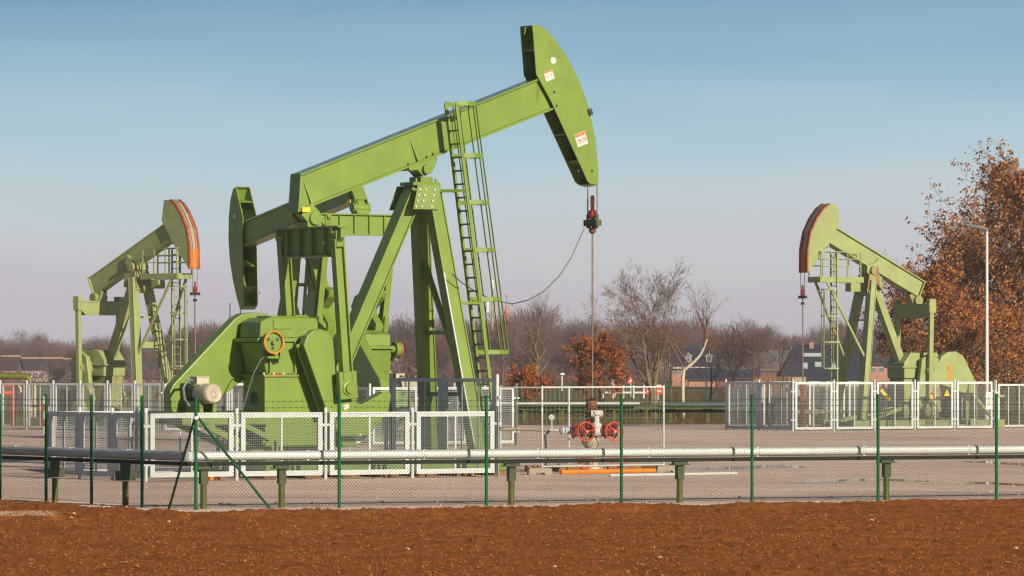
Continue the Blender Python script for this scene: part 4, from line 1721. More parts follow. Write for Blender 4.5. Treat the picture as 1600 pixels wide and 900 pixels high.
def clad(p, q, name='cladding'):
    """pipe with three shallow lengthwise beads, long axis p-q"""
    p, q = Vector(p), Vector(q)
    d = (q - p).normalized()
    sd = d.cross(Vector((0, 0, 1))).normalized()
    prof = []
    for k in range(72):                                              # squarish round, with shallow lengthwise beads
        a = 2 * PI * k / 72
        ca_, sa_ = math.cos(a), math.sin(a)
        ex_ = 2 / 2.6
        rib = 1 + .022 * abs(math.sin(a * 6))
        prof.append((math.copysign(abs(ca_) ** ex_, ca_) * PR * rib, math.copysign(abs(sa_) ** ex_, sa_) * PR * .86 * rib))
    mb = MB()
    nv = len(prof)
    vs = [p + sd * x + Vector((0, 0, z)) for x, z in prof] + [q + sd * x + Vector((0, 0, z)) for x, z in prof]
    mb.add(vs, [(k, (k + 1) % nv, nv + (k + 1) % nv, nv + k) for k in range(nv)] + [tuple(range(nv)), tuple(range(2 * nv - 1, nv - 1, -1))])
    o = mb.build(name, M['clad'], pipe, 0, True)
    return o


PRL = 36.0
seg = 2.4
k = 0.02
while k < PRL:
    e = min(PRL, k + seg)
    clad((rd[0] * k, rd[1] * k, PZ), (rd[0] * (e - .006), rd[1] * (e - .006), PZ))
    k = e
k = 0.02
while k < 19:
    e = k + seg
    clad((ld[0] * k, ld[1] * k, PZ), (ld[0] * (e - .006), ld[1] * (e - .006), PZ))
    k = e
k = seg
while k < PRL:
    for d in (rd, ld):
        if d is ld and k > 19:
            continue
        mb = MB()
        mb.bar((d[0] * (k - .02), d[1] * (k - .02), PZ), (d[0] * (k + .02), d[1] * (k + .02), PZ), PR * 1.3, PR * 1.72 + .012)
        mb.build('cladding_band', M['clad'], pipe)
    k += seg
mb = MB()
mb.lathe((0, 0, PZ - .001), (0, 0, 1), [(-.094, .10), (-.085, .125), (.085, .125), (.094, .10)], 28)
mb.build('elbow', M['clad'], pipe, 0, True)
mb = MB()
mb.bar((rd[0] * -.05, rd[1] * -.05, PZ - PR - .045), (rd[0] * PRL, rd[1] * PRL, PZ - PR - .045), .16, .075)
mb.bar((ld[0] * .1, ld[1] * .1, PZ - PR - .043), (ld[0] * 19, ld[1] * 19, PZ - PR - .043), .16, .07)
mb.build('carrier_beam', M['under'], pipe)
# supports
def support(d, px):
    t = along(pc, d, px)
    x, y = d[0] * t, d[1] * t
    zt = PZ - PR - .083
    mb = MB()
    mb.tube((x, y, 0), (x, y, zt - .34), .062, n=14)
    sp = mb.build('support_post', M['olive'], pipe, 0, True)
    rz = Matrix.Rotation(math.atan2(d[1], d[0]), 3, 'Z')
    mb = MB()
    if d is rd:
        mb.box((x, y, zt - .055), (.36, .26, .018), rz)
        mb.box((x, y, zt - .004), (.3, .12, .08), rz)
        mb.box((x, y, zt - .2), (.14, .14, .30), rz)
    else:
        mb.box((x, y, zt - .24), (.2, .34, .16), rz)
        mb.box((x, y, zt - .15), (.22, .36, .02), rz)
        mb.box((x, y, zt - .07), (.14, .16, .15), rz)
    mb.build('saddle', M['dark_olive'], sp)
for px in (318, 440, 799, 1062, 1385, 1720, 2050, 2380):
    support(rd, px)
for px in (196, 86, -20, -110, -190):
    support(ld, px)

# ------------------------------------------------------------------ wellhead under the near machine
WY = 121.6
WX = gx(924, WY)
wh = empty('wellhead', (WX, WY, 0))
tag(wh, 'wellhead with four orange-red hand wheels under the long polished rod', 'wellhead')
kx = WY / F


def wp(px, row, dy=0):
    return Vector(((px - 924) * kx, dy, gz(row, WY)))


mb = MB()
mb.lathe((0, 0, 0), (0, 0, 1), [(0, .42), (.05, .42), (.05, .3), (.15, .28), (.17, .2), (.30, .2), (.32, .3), (.37, .3), (.39, .18), (.62, .15), (.74, .24), (.80, .26), (.82, .2), (.88, .22), (.92, .15)], 22)
mb.build('casing_head', M['cream'], wh, 0, True)
mb = MB()
mb.lathe((0, 0, .92), (0, 0, 1), [(0, .15), (.05, .19), (.26, .19), (.36, .13), (.44, .12)], 18)
a, b = wp(893, 673), wp(965, 673)
mb.tube(a, b, .15, n=18)
for px in (896, 908, 946, 960):
    c = wp(px, 673)
    mb.lathe(c, (1, 0, 0), [(-.03, .2), (.03, .2)], 18)
mb.build('valve_body', M['dark_red'], wh, .01, True)
mb = MB()
mb.lathe((0, 0, 1.30), (0, 0, 1), [(0, .09), (.06, .09), (.08, .14), (.13, .15), (.18, .11), (.20, .16), (.25, .16), (.27, .10), (.31, .11), (.33, .14), (.56, .14), (.58, .095), (.62, .03)], 20)
mb.build('stuffing_box', M['rust'], wh, 0, True)
mb = MB()
c = wp(932, 650, -.2)
mb.lathe(c, (0, 0, 1), [(-.5, .1), (-.3, .1), (-.28, .13), (-.2, .13), (-.15, .07), (0, .07), (.05, .12), (.12, .12)], 14)
mb.tube(c + Vector((-.14, 0, .06)), c + Vector((.16, 0, .06)), .085, n=12)
mb.tube(wp(937, 674, -.25), wp(930, 674, -.25), .12, n=12)
mb.build('white_valve', M['white'], wh, 0, True)
for (px, row, rr, tl) in ((916, 674, .235, .5), (960, 674, .235, .5), (914, 718, .22, .7), (966, 716, .22, .7)):
    c = wp(px, row, -.42)
    axd = Vector((.35, -1, tl * .3)).normalized()
    mb = MB()
    mb.ring(c, axd, rr, .02, 28, 8)
    hw = mb.build('hand_wheel', M['red'], wh, 0, True)
    mb = MB()
    e1 = axd.orthogonal().normalized()
    e2 = axd.cross(e1)
    for k in range(3):
        a = 2 * PI * k / 3 + .5
        mb.tube(c + axd * .03, c + (e1 * math.cos(a) + e2 * math.sin(a)) * rr, .016, n=6)
    mb.tube(c + axd * .05, c - axd * .42, .035, n=10)
    mb.build('spindle', M['red'], hw)
mb = MB()
mb.tube(wp(893, 673), wp(884, 673), .1, n=14)
mb.tube(wp(884, 673), wp(858, 672), .035, n=8)
mb.lathe(wp(879, 673), (1, 0, 0), [(-.06, .08), (0, .12), (.06, .08)], 12)
mb.tube(wp(862, 672), wp(862, 655), .02, n=8)
mb.lathe(wp(862, 652, -.03), (0, -1, 0), [(0, .075), (.05, .075)], 18)
mb.build('gauge_line', M['galv'], wh, 0, True)
mb = MB()
mb.path([wp(860, 672), wp(852, 680), wp(853, 700), wp(856, 716), wp(852, 728)], .03, 8)
mb.build('hose', M['dark_steel'], wh, 0, True)
mb = MB()
mb.path([wp(858, 673, .05), wp(830, 671, .3), wp(790, 671, .5), wp(740, 671, .8)], .045, 8)
mb.build('flow_line', M['cream'], wh, 0, True)

# temporary fence round the wellhead
tf = empty('temporary_fence', (gx(847, 119.5), 119.5, 0))
tag(tf, 'thin grey temporary fence panels standing round the wellhead', 'fence')
def tf_run(pxs, Y0, Y1, top):
    P = [Vector((gx(px, Y0 + (Y1 - Y0) * i / (len(pxs) - 1)) - tf.location[0], Y0 + (Y1 - Y0) * i / (len(pxs) - 1) - 119.5, 0)) for i, px in enumerate(pxs)]
    for i, p in enumerate(P):
        mb = MB()
        mb.tube((p.x, p.y, 0.02), (p.x, p.y, top + .04), .026, n=10)
        mb.build('post', M['galv'], tf, 0, True)
    for p, q in zip(P[:-1], P[1:]):
        for z in (top, .2):
            mb = MB()
            mb.tube((p.x, p.y, z), (q.x, q.y, z), .022, n=8)
            mb.build('rail', M['galv'], tf, 0, True)
        mb = MB()
        d = (q - p)
        n = int(d.length / .13)
        for k in range(1, n):
            e = p.lerp(q, k / n)
            mb.wire((e.x, e.y, .2), (e.x, e.y, top), .0028)
        for z in (.6, 1.0, 1.4, 1.8):
            mb.wire((p.x, p.y, z), (q.x, q.y, z), .0028)
        mb.build('mesh', M['galv_wire'], tf)
tf_run([847, 1037], 119.5, 121.8, 2.17)
tf_run([782, 889], 125.5, 124.5, 2.14)
def block(px, Y, label):
    o = empty('concrete_block', (gx(px, Y), Y - .02, 0), R(12))
    mb = MB()
    mb.prism([(-.30, 0), (-.12, 0), (-.1, .05), (.1, .05), (.12, 0), (.30, 0), (.30, .13), (.26, .17), (-.26, .17), (-.30, .13)], -.12, .12)
    mb.build('block', M['concrete'], o, .01)
    tag(o, label, 'concrete block', 'concrete feet of the temporary fence')
block(843, 119.3, 'concrete foot block at the left post of the wellhead fence')
block(1043, 121.8, 'concrete foot block at the right post of the wellhead fence')
block(889, 124.5, 'concrete foot block at the fence post behind the pressure gauge')
# pipes and timber lying on the ground
def lying(name, px0, px1, row0, row1, r, m, label, cat, square=False):
    Ya, Yb = gy(row0), gy(row1)
    a, b = Vector((gx(px0, Ya), Ya, r)), Vector((gx(px1, Yb), Yb, r))
    mb = MB()
    c = (a + b) / 2
    if square:
        mb.bar(a - c, b - c, r * 2.2, r * 2)
    else:
        mb.lathe(a - c, (b - a), [(0, r * .7), (.01, r), ((b - a).length - .01, r), ((b - a).length, r * .7)], 14)
    o = mb.build(name, M[m], None, 0, not square, loc=tuple(c))
    tag(o, label, cat)
lying('steel_rod', 876, 1024, 741, 738.5, .055, 'orange', 'orange rusted rod lying in front of the wellhead', 'rod')
lying('timber_beam', 822, 1000, 737, 735, .08, 'timber', 'dark brown timber beam lying beneath the hand wheels', 'timber', True)
lying('timber_beam', 930, 1030, 734, 733.5, .06, 'rust', 'rusty flat beam lying behind the orange rod', 'timber', True)
lying('grey_pipe', 953, 1151, 745, 741.5, .035, 'galv', 'long thin grey pipe lying on the gravel right of the wellhead', 'pipe')
for px in (330, 339):
    o = MB()
    o.lathe((0, 0, 0), (0, 0, 1), [(0, .075), (.1, .075), (.13, .06)], 14)
    ob = o.build('orange_cap', M['orange'], None, 0, True, loc=(gx(px, 113.6), 113.6 + (px - 330) * .03, 0))
    tag(ob, ['left of two small orange caps on the gravel below the motor', 'right of two small orange caps on the gravel below the motor'][px > 333], 'cap', 'orange caps by the low cage')

# dark wellhead of the right machine
def small_wellhead(fx, fy, label):
    o = empty('wellhead', (fx, fy, 0))
    mb = MB()
    mb.lathe((0, 0, 0), (0, 0, 1), [(0, .3), (.05, .3), (.05, .16), (.5, .15), (.5, .25), (.58, .25), (.6, .14), (.9, .14), (.9, .22), (1.0, .22), (1.0, .12), (1.2, .12), (1.24, .2), (1.4, .2), (1.45, .1), (1.7, .12), (1.72, .16), (1.9, .15), (1.95, .05)], 18)
    mb.build('casing_head', M['rust'], o, 0, True)
    mb = MB()
    mb.tube((-.5, 0, .75), (.9, 0, .75), .09, n=12)
    mb.lathe((.55, 0, .75), (1, 0, 0), [(-.1, .09), (-.05, .15), (.05, .15), (.1, .09)], 12)
    mb.tube((.9, 0, .75), (2.0, .4, .78), .05, n=10)
    mb.build('valve_body', M['concrete'], o, 0, True)
    mb = MB()
    mb.ring((.55, -.3, .75), (0, 1, 0), .2, .016, 20, 6)
    mb.tube((.55, -.3, .75), (.55, 0, .75), .02, n=6)
    mb.build('hand_wheel', M['dark_steel'], o, 0, True)
    tag(o, label, 'wellhead')
for rt, lb in ((pb_, 'dark rusty wellhead inside the tall white cage at the right'), (pl_, 'dark rusty wellhead behind the belt guard, under the left pumpjack')):
    rod = [c for c in rt.children if c.name.startswith('polished_rod')][0]
    xx = sum(v.co.x for v in rod.data.vertices) / len(rod.data.vertices)
    a = rt.rotation_euler.z
    small_wellhead(rt.location.x + math.cos(a) * xx, rt.location.y + math.sin(a) * xx, lb)

# ------------------------------------------------------------------ rear pipeline and rear fence
rp_ = empty('pipeline', (gx(960, 228), 228, 0))
tag(rp_, 'dark green rear pipeline low across the far side of the yard', 'pipeline')
def rseg(name, px0, px1, row, Y, r, m):
    mb = MB()
    z = gz(row, Y)
    mb.tube((gx(px0, Y) - rp_.location[0], Y - 228, z), (gx(px1, Y) - rp_.location[0], Y - 228, z), r, n=20)
    mb.build(name, M[m], rp_, 0, True)
rseg('green_pipe', 760, 1180, 638, 229, .20, 'dark_olive')
rseg('upper_pipe', 560, 1000, 630.5, 228.4, .055, 'clad')
rseg('upper_pipe', 1030, 1180, 632.5, 228.0, .13, 'rear_steel')
for px in (820, 878, 960, 1010, 1048, 1106):
    mb = MB()
    x = gx(px, 228.6) - rp_.location[0]
    mb.box((x, .6, .32), (.14, .14, .64))
    mb.box((x, .6, .64), (.5, .3, .05))
    mb.build('support_post', M['olive'], rp_)
rf = empty('wire_fence', (gx(820, 234), 234, 0))
tag(rf, 'thin green post fence behind the rear pipeline', 'fence')
for px in range(640, 1300, 58):
    mb = MB()
    mb.tube((gx(px, 234) - rf.location[0], 0, 0), (gx(px, 234) - rf.location[0], 0, 2.0), .035, n=8)
    mb.build('post', M['fence_green'], rf)
mb = MB()
for z in np.linspace(.1, 1.95, 12):
    mb.wire((gx(640, 234) - rf.location[0], 0, z), (gx(1300, 234) - rf.location[0], 0, z), .003)
mb.build('wire', M['fence_wire'], rf)

# ------------------------------------------------------------------ left pipework
lp = empty('pipework', (gx(20, 208), 208, 0))
tag(lp, 'orange-red hydrant pipe frame inside the left cage at the left edge', 'pipework')
def q3(px, row, Y=208, dy=0):
    return (gx(px, Y) - lp.location[0], dy, gz(row, Y))
mb = MB()
mb.tube(q3(21, 673), q3(21, 598), .11, n=12)
mb.tube(q3(-20, 602), q3(27, 602), .07, n=10)
mb.tube(q3(-20, 614), q3(22, 614), .09, n=10)
mb.tube(q3(27, 602), q3(27, 625), .05, n=10)
mb.build('red_pipe', M['red'], lp, 0, True)
mb = MB()
mb.path([q3(26, 602, dy=.5), q3(30, 606, dy=.5), q3(31, 625, dy=.5), q3(36, 634, dy=.5), q3(60, 635, dy=.5)], .05, 8)
mb.build('drain_pipe', M['cream'], lp, 0, True)
op = empty('overhead_pipe', (gx(20, 216), 216, 0))
tag(op, 'olive overhead pipe with elbow above the orange-red pipe frame', 'pipe')
mb = MB()
xo = lambda px: gx(px, 216) - op.location[0]
mb.path([(xo(-60), 0, gz(588, 216)), (xo(36), 0, gz(588, 216)), (xo(43), 0, gz(589.5, 216)), (xo(46), 0, gz(594, 216)), (xo(46), 0, 0)], .15, 14)
mb.build('pipe', M['olive'], op, 0, True)
for k, px in enumerate((43, 48, 53)):
    mb = MB()
    mb.tube((0, 0, 0), (0, 0, gz(597 + k, 212)), .065, n=10)
    o = mb.build('standpipe', M['cream'], None, 0, True, loc=(gx(px, 212), 212 + k * .2, 0))
    tag(o, ['leftmost', 'middle', 'rightmost'][k] + ' of three cream standpipes beside the orange-red pipe frame', 'pipe', 'cream standpipes')
vp = empty('vent_post', (gx(83, 209), 209, 0))
tag(vp, 'slim pale green post with yellow warning triangle in the left cage', 'post')
mb = MB(); mb.bar((-.05, 0, 0), (-.12, 0, gz(583, 209)), .06, .08, (1, 0, 0)); mb.build('pole', M['pale'], vp)
mb = MB(); z = gz(612, 209); mb.prism([(-.14, z - .16), (.14, z - .16), (.06, z + .12), (0, z + .2), (-.06, z + .12)], -.07, -.05); mb.build('sign', M['yellow'], vp)
mb = MB(); mb.box((.1, .1, gz(628, 209)), (.6, .2, .25)); mb.build('valve_box', M['dark_olive'], vp)
bxp = MB()
bxp.box((0, 0, 0), (.16, .1, .22))
bxp.box((0, -.052, .02), (.1, .012, .1))
o = bxp.build('socket_box', M['blue'], None, .01, loc=(gx(213, 201.5), 201.5, gz(615, 201.5)))
tag(o, 'small blue socket box on the front leg of the left pumpjack', 'socket box')
mk = empty('marker_post', (gx(69, 190), 190, 0))
tag(mk, 'red and white banded marker post before the left cage', 'post')
for i in range(5):
    mb = MB(); mb.tube((0, 0, .3 * i), (0, 0, .3 * i + .3), .045, n=10); mb.build('band', M['red' if i % 2 else 'white'], mk, 0, True)

# ------------------------------------------------------------------ street lamp
sl = empty('street_lamp', (gx(1542, 216), 216, 0))
tag(sl, 'tall slim grey lamp post with dark flat head in front of the oaks', 'street lamp')
top = gz(357, 216)
mb = MB(); mb.lathe((0, 0, 0), (0, 0, 1), [(0, .12), (.9, .11), (.92, .085), (top, .055)], 14); mb.build('pole', M['white'], sl, 0, True)
mb = MB()
mb.prism([(.06, top - .12), (.06, top + .02), (-.2, top + .10), (-.9, top + .22), (-1.0, top + .2), (-.95, top + .12), (-.2, top - .04)], -.14, .14)
mb.build('lamp_head', M['galv_dark'], sl, .03)

# ------------------------------------------------------------------ houses and other far buildings
def house(name, label, px0, px1, Y, row_eave, row_ridge, depth, wallm, roofm, gable=True, over=.3, hip=0.0):
    x0, x1 = gx(px0, Y), gx(px1, Y)
    o = empty(name, ((x0 + x1) / 2, Y, 0))
    w2 = (x1 - x0) / 2
    ze, zr = gz(row_eave, Y), gz(row_ridge, Y)
    mb = MB()
    mb.box((0, depth / 2, ze / 2), (2 * w2, depth, ze))
    mb.prism_x([(0, ze), (depth, ze), (depth / 2, zr - .1)], -w2 + hip * .6, w2 - hip * .6)
    mb.build('wall', M[wallm], o)
    mb = MB()
    d = depth / 2
    k = (zr - ze) / d
    t = .18
    mb.add([(-w2 - over, -over, ze - over * k), (w2 + over, -over, ze - over * k), (w2 + over - hip, d, zr), (-w2 - over + hip, d, zr),
            (-w2 - over, -over, ze - over * k + t), (w2 + over, -over, ze - over * k + t), (w2 + over - hip, d, zr + t), (-w2 - over + hip, d, zr + t)],
           [(0, 1, 2, 3), (7, 6, 5, 4), (0, 4, 5, 1), (1, 5, 6, 2), (2, 6, 7, 3), (3, 7, 4, 0)])
    mb.add([(-w2 - over, depth + over, ze - over * k), (w2 + over, depth + over, ze - over * k), (w2 + over - hip, d, zr), (-w2 - over + hip, d, zr),
            (-w2 - over, depth + over, ze - over * k + t), (w2 + over, depth + over, ze - over * k + t), (w2 + over - hip, d, zr + t), (-w2 - over + hip, d, zr + t)],
           [(0, 3, 2, 1), (4, 5, 6, 7), (0, 1, 5, 4), (1, 2, 6, 5), (3, 0, 4, 7)])
    roof = mb.build('roof', M[roofm], o)
    tag(o, label, 'house')
    o['_'] = 0
    del o['_']
    return o, roof, w2, ze, zr, d, k


def win(o, x, z, wd, hd, y=-.02, frame='house_white', pane='glass'):
    mb = MB(); mb.box((x, y, z), (wd, .08, hd)); f = mb.build('window', M[frame], o)
    mb = MB()
    mb.box((x - wd * .23, y - .05, z), (wd * .36, .03, hd * .76))
    mb.box((x + wd * .23, y - .05, z), (wd * .36, .03, hd * .76))
    mb.build('pane', M[pane], f)


# brick house with two dormers
Y = 640
o, roof, w2, ze, zr, d, k = house('brick_house', 'brick house with dark roof and two white dormers behind the leaning birch', 1050, 1116, Y, 573, 546, 7, 'brick', 'roof_dark')
mb = MB(); mb.box((-.6, -.36, ze - .15), (4.2, .16, .28)); mb.box((2.3, -.36, ze - .25), (1.6, .16, .26)); mb.build('gutter', M['house_white'], roof)
for px in (1076, 1108):
    x = gx(px, Y) - o.location[0]
    z = gz(561.5, Y)
    yy = (z - ze) / k
    mb = MB(); mb.box((x, yy - .3, z), (.75, 1.2, .75)); mb.prism([(x - .6, z + .375), (x + .6, z + .375), (x, z + .9)], yy - .95, yy + .9); dm = mb.build('dormer', M['house_white'], roof)
    mb = MB(); mb.box((x, yy - .92, z), (.4, .05, .45)); mb.build('pane', M['glass'], dm)
for px in (1060, 1075):
    win(o, gx(px, Y) - o.location[0], gz(581, Y), .9, .7)
mb = MB(); mb.bar((-w2 - .3, -.25, ze - .1), (-w2 - .32, d, zr + .25), .12, .28); mb.build('verge_board', M['house_white'], roof)
mb = MB(); mb.box((w2 - .2, d, zr + .3), (.5, .5, .9)); mb.build('chimney', M['brick_red'], roof)
# low annex in front
o, roof, *_ = house('annex', 'low dark-roofed annex in front of the brick house with dormers', 1076, 1118, 632, 592, 577, 4, 'brick', 'roof_dark')
# grey roofed barn
o, roof, w2, ze, zr, d, k = house('barn', 'wide barn with plain grey roof between brick house and dark house', 1128, 1232, 690, 578, 549, 11, 'brick_red', 'roof_grey')
mb = MB(); mb.tube((2.0, d - .5, zr - .2), (2.0, d - .5, zr + .8), .14, n=8); mb.build('flue', M['dark_steel'], roof)
o, roof, *_ = house('shed', 'low dark shed with pale doors left of the wooden container', 1120, 1185, 620, 591, 579, 4, 'brick_red', 'roof_dark')
# dark blue house
Y = 560
o, roof, w2, ze, zr, d, k = house('dark_house', 'large house with dark blue slate roof and small skylights at the right', 1222, 1352, Y, 592, 541, 9, 'cream', 'roof_dark', over=.5, hip=2.2)
def onroof(px, row, wd, hd, m, nm='skylight'):
    x = gx(px, Y) - o.location[0]
    z = gz(row, Y)
    yy = (z - ze) / k
    a = math.atan(k)
    A = Matrix.Rotation(a, 3, 'X')
    mb = MB(); mb.box((x, yy - .13, z + .10), (wd, hd, .12), A); s1 = mb.build(nm, M['house_white'], roof)
    mb = MB(); mb.box((x, yy - .19, z + .15), (wd * .86, hd * .8, .06), A); mb.build('pane', M[m], s1)
onroof(1272, 556, 2.2, .6, 'skylight')
onroof(1259, 573, .6, 1.0, 'skylight')
onroof(1280, 571, .85, .8, 'skylight')
onroof(1303, 573, .6, 1.0, 'skylight')
mb = MB(); mb.box((gx(1271, Y) - o.location[0], d - .5, zr + .1), (.5, .5, .7)); mb.build('chimney', M['brick'], roof)
mb = MB(); mb.box((0, -.57, ze - .75), (2 * w2 + 1, .1, .2)); mb.build('gutter', M['house_white'], roof)
for px in (1262, 1285, 1310):
    win(o, gx(px, Y) - o.location[0], .85, 1.3, .9)
# pinkish brick house behind the right machine
Y = 600
o, roof, w2, ze, zr, d, k = house('brick_cottage', 'small pinkish brick cottage glimpsed through the right pumpjack legs', 1352, 1400, Y, 569, 552, 6, 'brick', 'roof_brown')
for px in (1366, 1378):
    win(o, gx(px, Y) - o.location[0], gz(578, Y), .6, .7)
# container
Y = 420
ct = empty('container', (gx(1216, Y), Y, 0))
tag(ct, 'brown wooden-sided container standing in front of the dark blue house', 'container')
mb = MB(); mb.box((.2, 1.2, .9), (4.6, 2.4, 1.75)); mb.build('body', M['timber'], ct)
mb = MB()
for x in np.linspace(-2.1, 2.5, 12):
    mb.box((x, -.03, .9), (.06, .06, 1.7))
mb.build('rib', M['bark_dark'], ct)
mb = MB(); mb.box((1.8, -.05, .9), (1.2, .08, 1.65)); mb.build('door', M['concrete'], ct)
# terraces at the left
def terrace(label, px0, px1, Y, re, rr, wm, rm, n, gut):
    o, roof, w2, ze, zr, d, k = house('terraced_house', label, px0, px1, Y, re, rr, 8, wm, rm)
    if gut:
        mb = MB(); mb.box((0, d, zr + .2), (2 * w2 + .6, .5, .25)); mb.build('ridge', M['gutter_orange'], roof)
    for i in range(n):
        x = -w2 + (i + .5) * 2 * w2 / n
        win(o, x, ze - 1.0, 2 * w2 / n * .55, 1.1)
        win(o, x, ze - 3.4, 2 * w2 / n * .6, 1.3)
    return o
terrace('brown terraced house with orange roof ridge at the far left edge', -40, 26, 800, 576, 558, 'brick_red', 'roof_brown', 6, True)
terrace('purple-grey terraced house right of the orange-ridged one', 30, 92, 830, 577, 561, 'sticker_grey', 'roof_brown', 6, True)
terrace('white-windowed terraced house behind the left pumpjack gearbox', 96, 165, 850, 578, 562, 'brick_red', 'roof_brown', 6, True)
terrace('red brick terraced house between the legs of the left pumpjack', 190, 305, 760, 590, 566, 'brick_red', 'roof_brown', 8, False)

# church spire
sp = empty('church_tower', (gx(792, 1500), 1500, 0))
tag(sp, 'orange-red church spire with golden cock rising over the trees', 'church tower')
zt, zb_ = gz(476, 1500), gz(512, 1500)
mb = MB(); mb.box((0, 0, zb_ / 2), (4.4, 4.4, zb_)); mb.build('tower', M['brick_red'], sp)
mb = MB(); mb.lathe((0, 0, zb_), (0, 0, 1), [(0, 2.6), (.6, 2.2), (zt - zb_, .12)], 8); s1 = mb.build('spire', M['spire'], sp)
mb = MB(); mb.tube((0, 0, zt), (0, 0, zt + 2.6), .08, n=6); mb.build('cross', M['dark_steel'], s1)
mb = MB(); mb.lathe((0, 0, zt + 2.4), (0, 0, 1), [(0, .1), (.3, .5), (.7, .4), (.9, .1)], 8); mb.build('weathercock', M['orange'], s1)
# radio mast
ms = empty('radio_mast', (gx(769, 900), 900, 0))
tag(ms, 'grey radio mast with white antennas beside the church spire', 'mast')
zt = gz(450, 900)
mb = MB(); mb.lathe((0, 0, 0), (0, 0, 1), [(0, .35), (zt, .16)], 10)
mb.build('pole', M['sticker_grey'], ms)
for i, (dx, z0, z1) in enumerate(((0, zt - .2, zt + 1.5), (-.9, zt - 4.5, zt - 2.6), (.5, zt - 5.5, zt - 4))):
    mb = MB(); mb.tube((dx, -.3, z0), (dx, -.3, z1), .28, n=8); mb.build('antenna', M['white'], ms)

# road furniture in the middle distance
def road_sign(px, row, Y, label, kind):
    o = empty('road_sign', (gx(px, Y), Y, 0))
    z = gz(row, Y)
    mb = MB(); mb.tube((0, 0, 0), (0, 0, z), .05, n=8); mb.build('pole', M['galv'], o)
    if kind == 'tri':
        mb = MB(); mb.prism([(-.36, z - .28), (.36, z - .28), (0, z + .35)], -.06, -.03); mb.build('plate', M['red'], o)
        mb = MB(); mb.prism([(-.17, z - .18), (.17, z - .18), (0, z + .12)], -.075, -.061); mb.build('field', M['white'], o)
    elif kind == 'white':
        mb = MB(); mb.box((0, -.05, z), (.6, .04, .6)); mb.build('plate', M['white'], o)
    else:
        mb = MB(); mb.box((0, -.05, z), (.7, .04, .5)); mb.build('plate', M['red'], o)
        mb = MB(); mb.box((0, -.08, z), (.5, .02, .1)); mb.box((0, -.08, z + .4), (.55, .02, .2)); mb.build('stripe', M['white'], o)
    tag(o, label, 'sign')
road_sign(985.5, 594, 420, 'red and white triangular road sign right of the rust-leaved tree', 'tri')
road_sign(961, 597, 420, 'white square sign by the foot of the rust-leaved tree', 'white')
road_sign(1016, 611, 380, 'red barrier sign just left of the bare tree trunk', 'bar')
road_sign(1028, 611, 380, 'red barrier sign just right of the bare tree trunk', 'bar')
rw = empty('rail_fence', (gx(978, 400), 400, 0))
tag(rw, 'white wooden rail fence beyond the yard behind the wellhead', 'fence')
for i in range(6):
    mb = MB(); mb.box((-1.9 + i * .85, 0, .55), (.12, .1, 1.1)); mb.build('post', M['white'], rw)
mb = MB()
for z in (.5, .95):
    mb.box((.2, -.08, z), (4.8, .05, .15))
mb.build('rail', M['white'], rw)
pl = empty('street_lamp', (gx(878, 520), 520, 0))
tag(pl, 'small white street lamp between the two rust-leaved shrubs', 'street lamp')
mb = MB(); mb.tube((0, 0, 0), (0, 0, gz(586, 520)), .07, n=8); mb.build('pole', M['white'], pl)
mb = MB(); mb.lathe((0, 0, gz(587, 520)), (0, 0, 1), [(0, .1), (.1, .3), (.25, .28), (.3, .1)], 10); mb.build('lamp_head', M['white'], pl)

# ------------------------------------------------------------------ trees
def rv(r):
    while True:
        v = Vector((r.uniform(-1, 1), r.uniform(-1, 1), r.uniform(-1, 1)))
        if .05 < v.length < 1:
            return v.normalized()


RMIN = [.007]


def branch(tk, cr, r, p, d, L, rad, lev, maxlev, tips, tropism=.06, wob=.16, kids=(3, 5), ang=(25, 50), ratio=(.5, .72)):
    n = 4 if lev < 3 else 3
    pts, rs = [p.copy()], [rad]
    dd = d.copy()
    for i in range(n):
        dd = (dd + rv(r) * wob + Vector((0, 0, tropism))).normalized()
        pts.append(pts[-1] + dd * (L / n))
        rs.append(rad * (1 - .62 * (i + 1) / n))
    mb = tk if lev <= 1 else cr
    mb.path(pts, rs, 7 if lev == 0 else (5 if lev == 1 else 3))
    if lev >= maxlev:
        tips.append((pts[-1], pts[-2], L))
        return
    k = r.randint(*kids)
    for j in range(k):
        t = r.uniform(.25, 1.0) if j else 1.0
        i = min(n - 1, int(t * n))
        q = pts[i].lerp(pts[i + 1], min(1, t * n - i)) if t < 1 else pts[-1]
        base = (pts[i + 1] - pts[i]).normalized()
        a = R(r.uniform(*ang)) * (.5 if j == 0 else 1)
        side = base.cross(rv(r)).normalized()
        nd = (base * math.cos(a) + side * math.sin(a)).normalized()
        branch(tk, cr, r, q, nd, L * r.uniform(*ratio), max(RMIN[0], rs[i] * .6), lev + 1, maxlev, tips, tropism, wob, kids, ang, ratio)


def leaves(mb, r, pts, per, rad, size):
    P, Q = [], []
    b = len(mb.v)
    for (p, p0, L) in pts:
        for k in range(per):
            c = p.lerp(p0, r.random()) + Vector((r.gauss(0, rad), r.gauss(0, rad), r.gauss(0, rad)))
            s = size * r.uniform(.6, 1.3)
            a = rv(r)
            e = a.orthogonal().normalized()
            f = a.cross(e)
            mb.v.extend([tuple(c - e * s * .5), tuple(c + f * s * .32), tuple(c + e * s * .5), tuple(c - f * s * .32)])
            mb.f.append((b, b + 1, b + 2, b + 3))
            b += 4


def tree(name, label, cat, px, Y, group=None):
    o = empty(name, (gx(px, Y), Y, -.2))
    tag(o, label, cat, group)
    return o


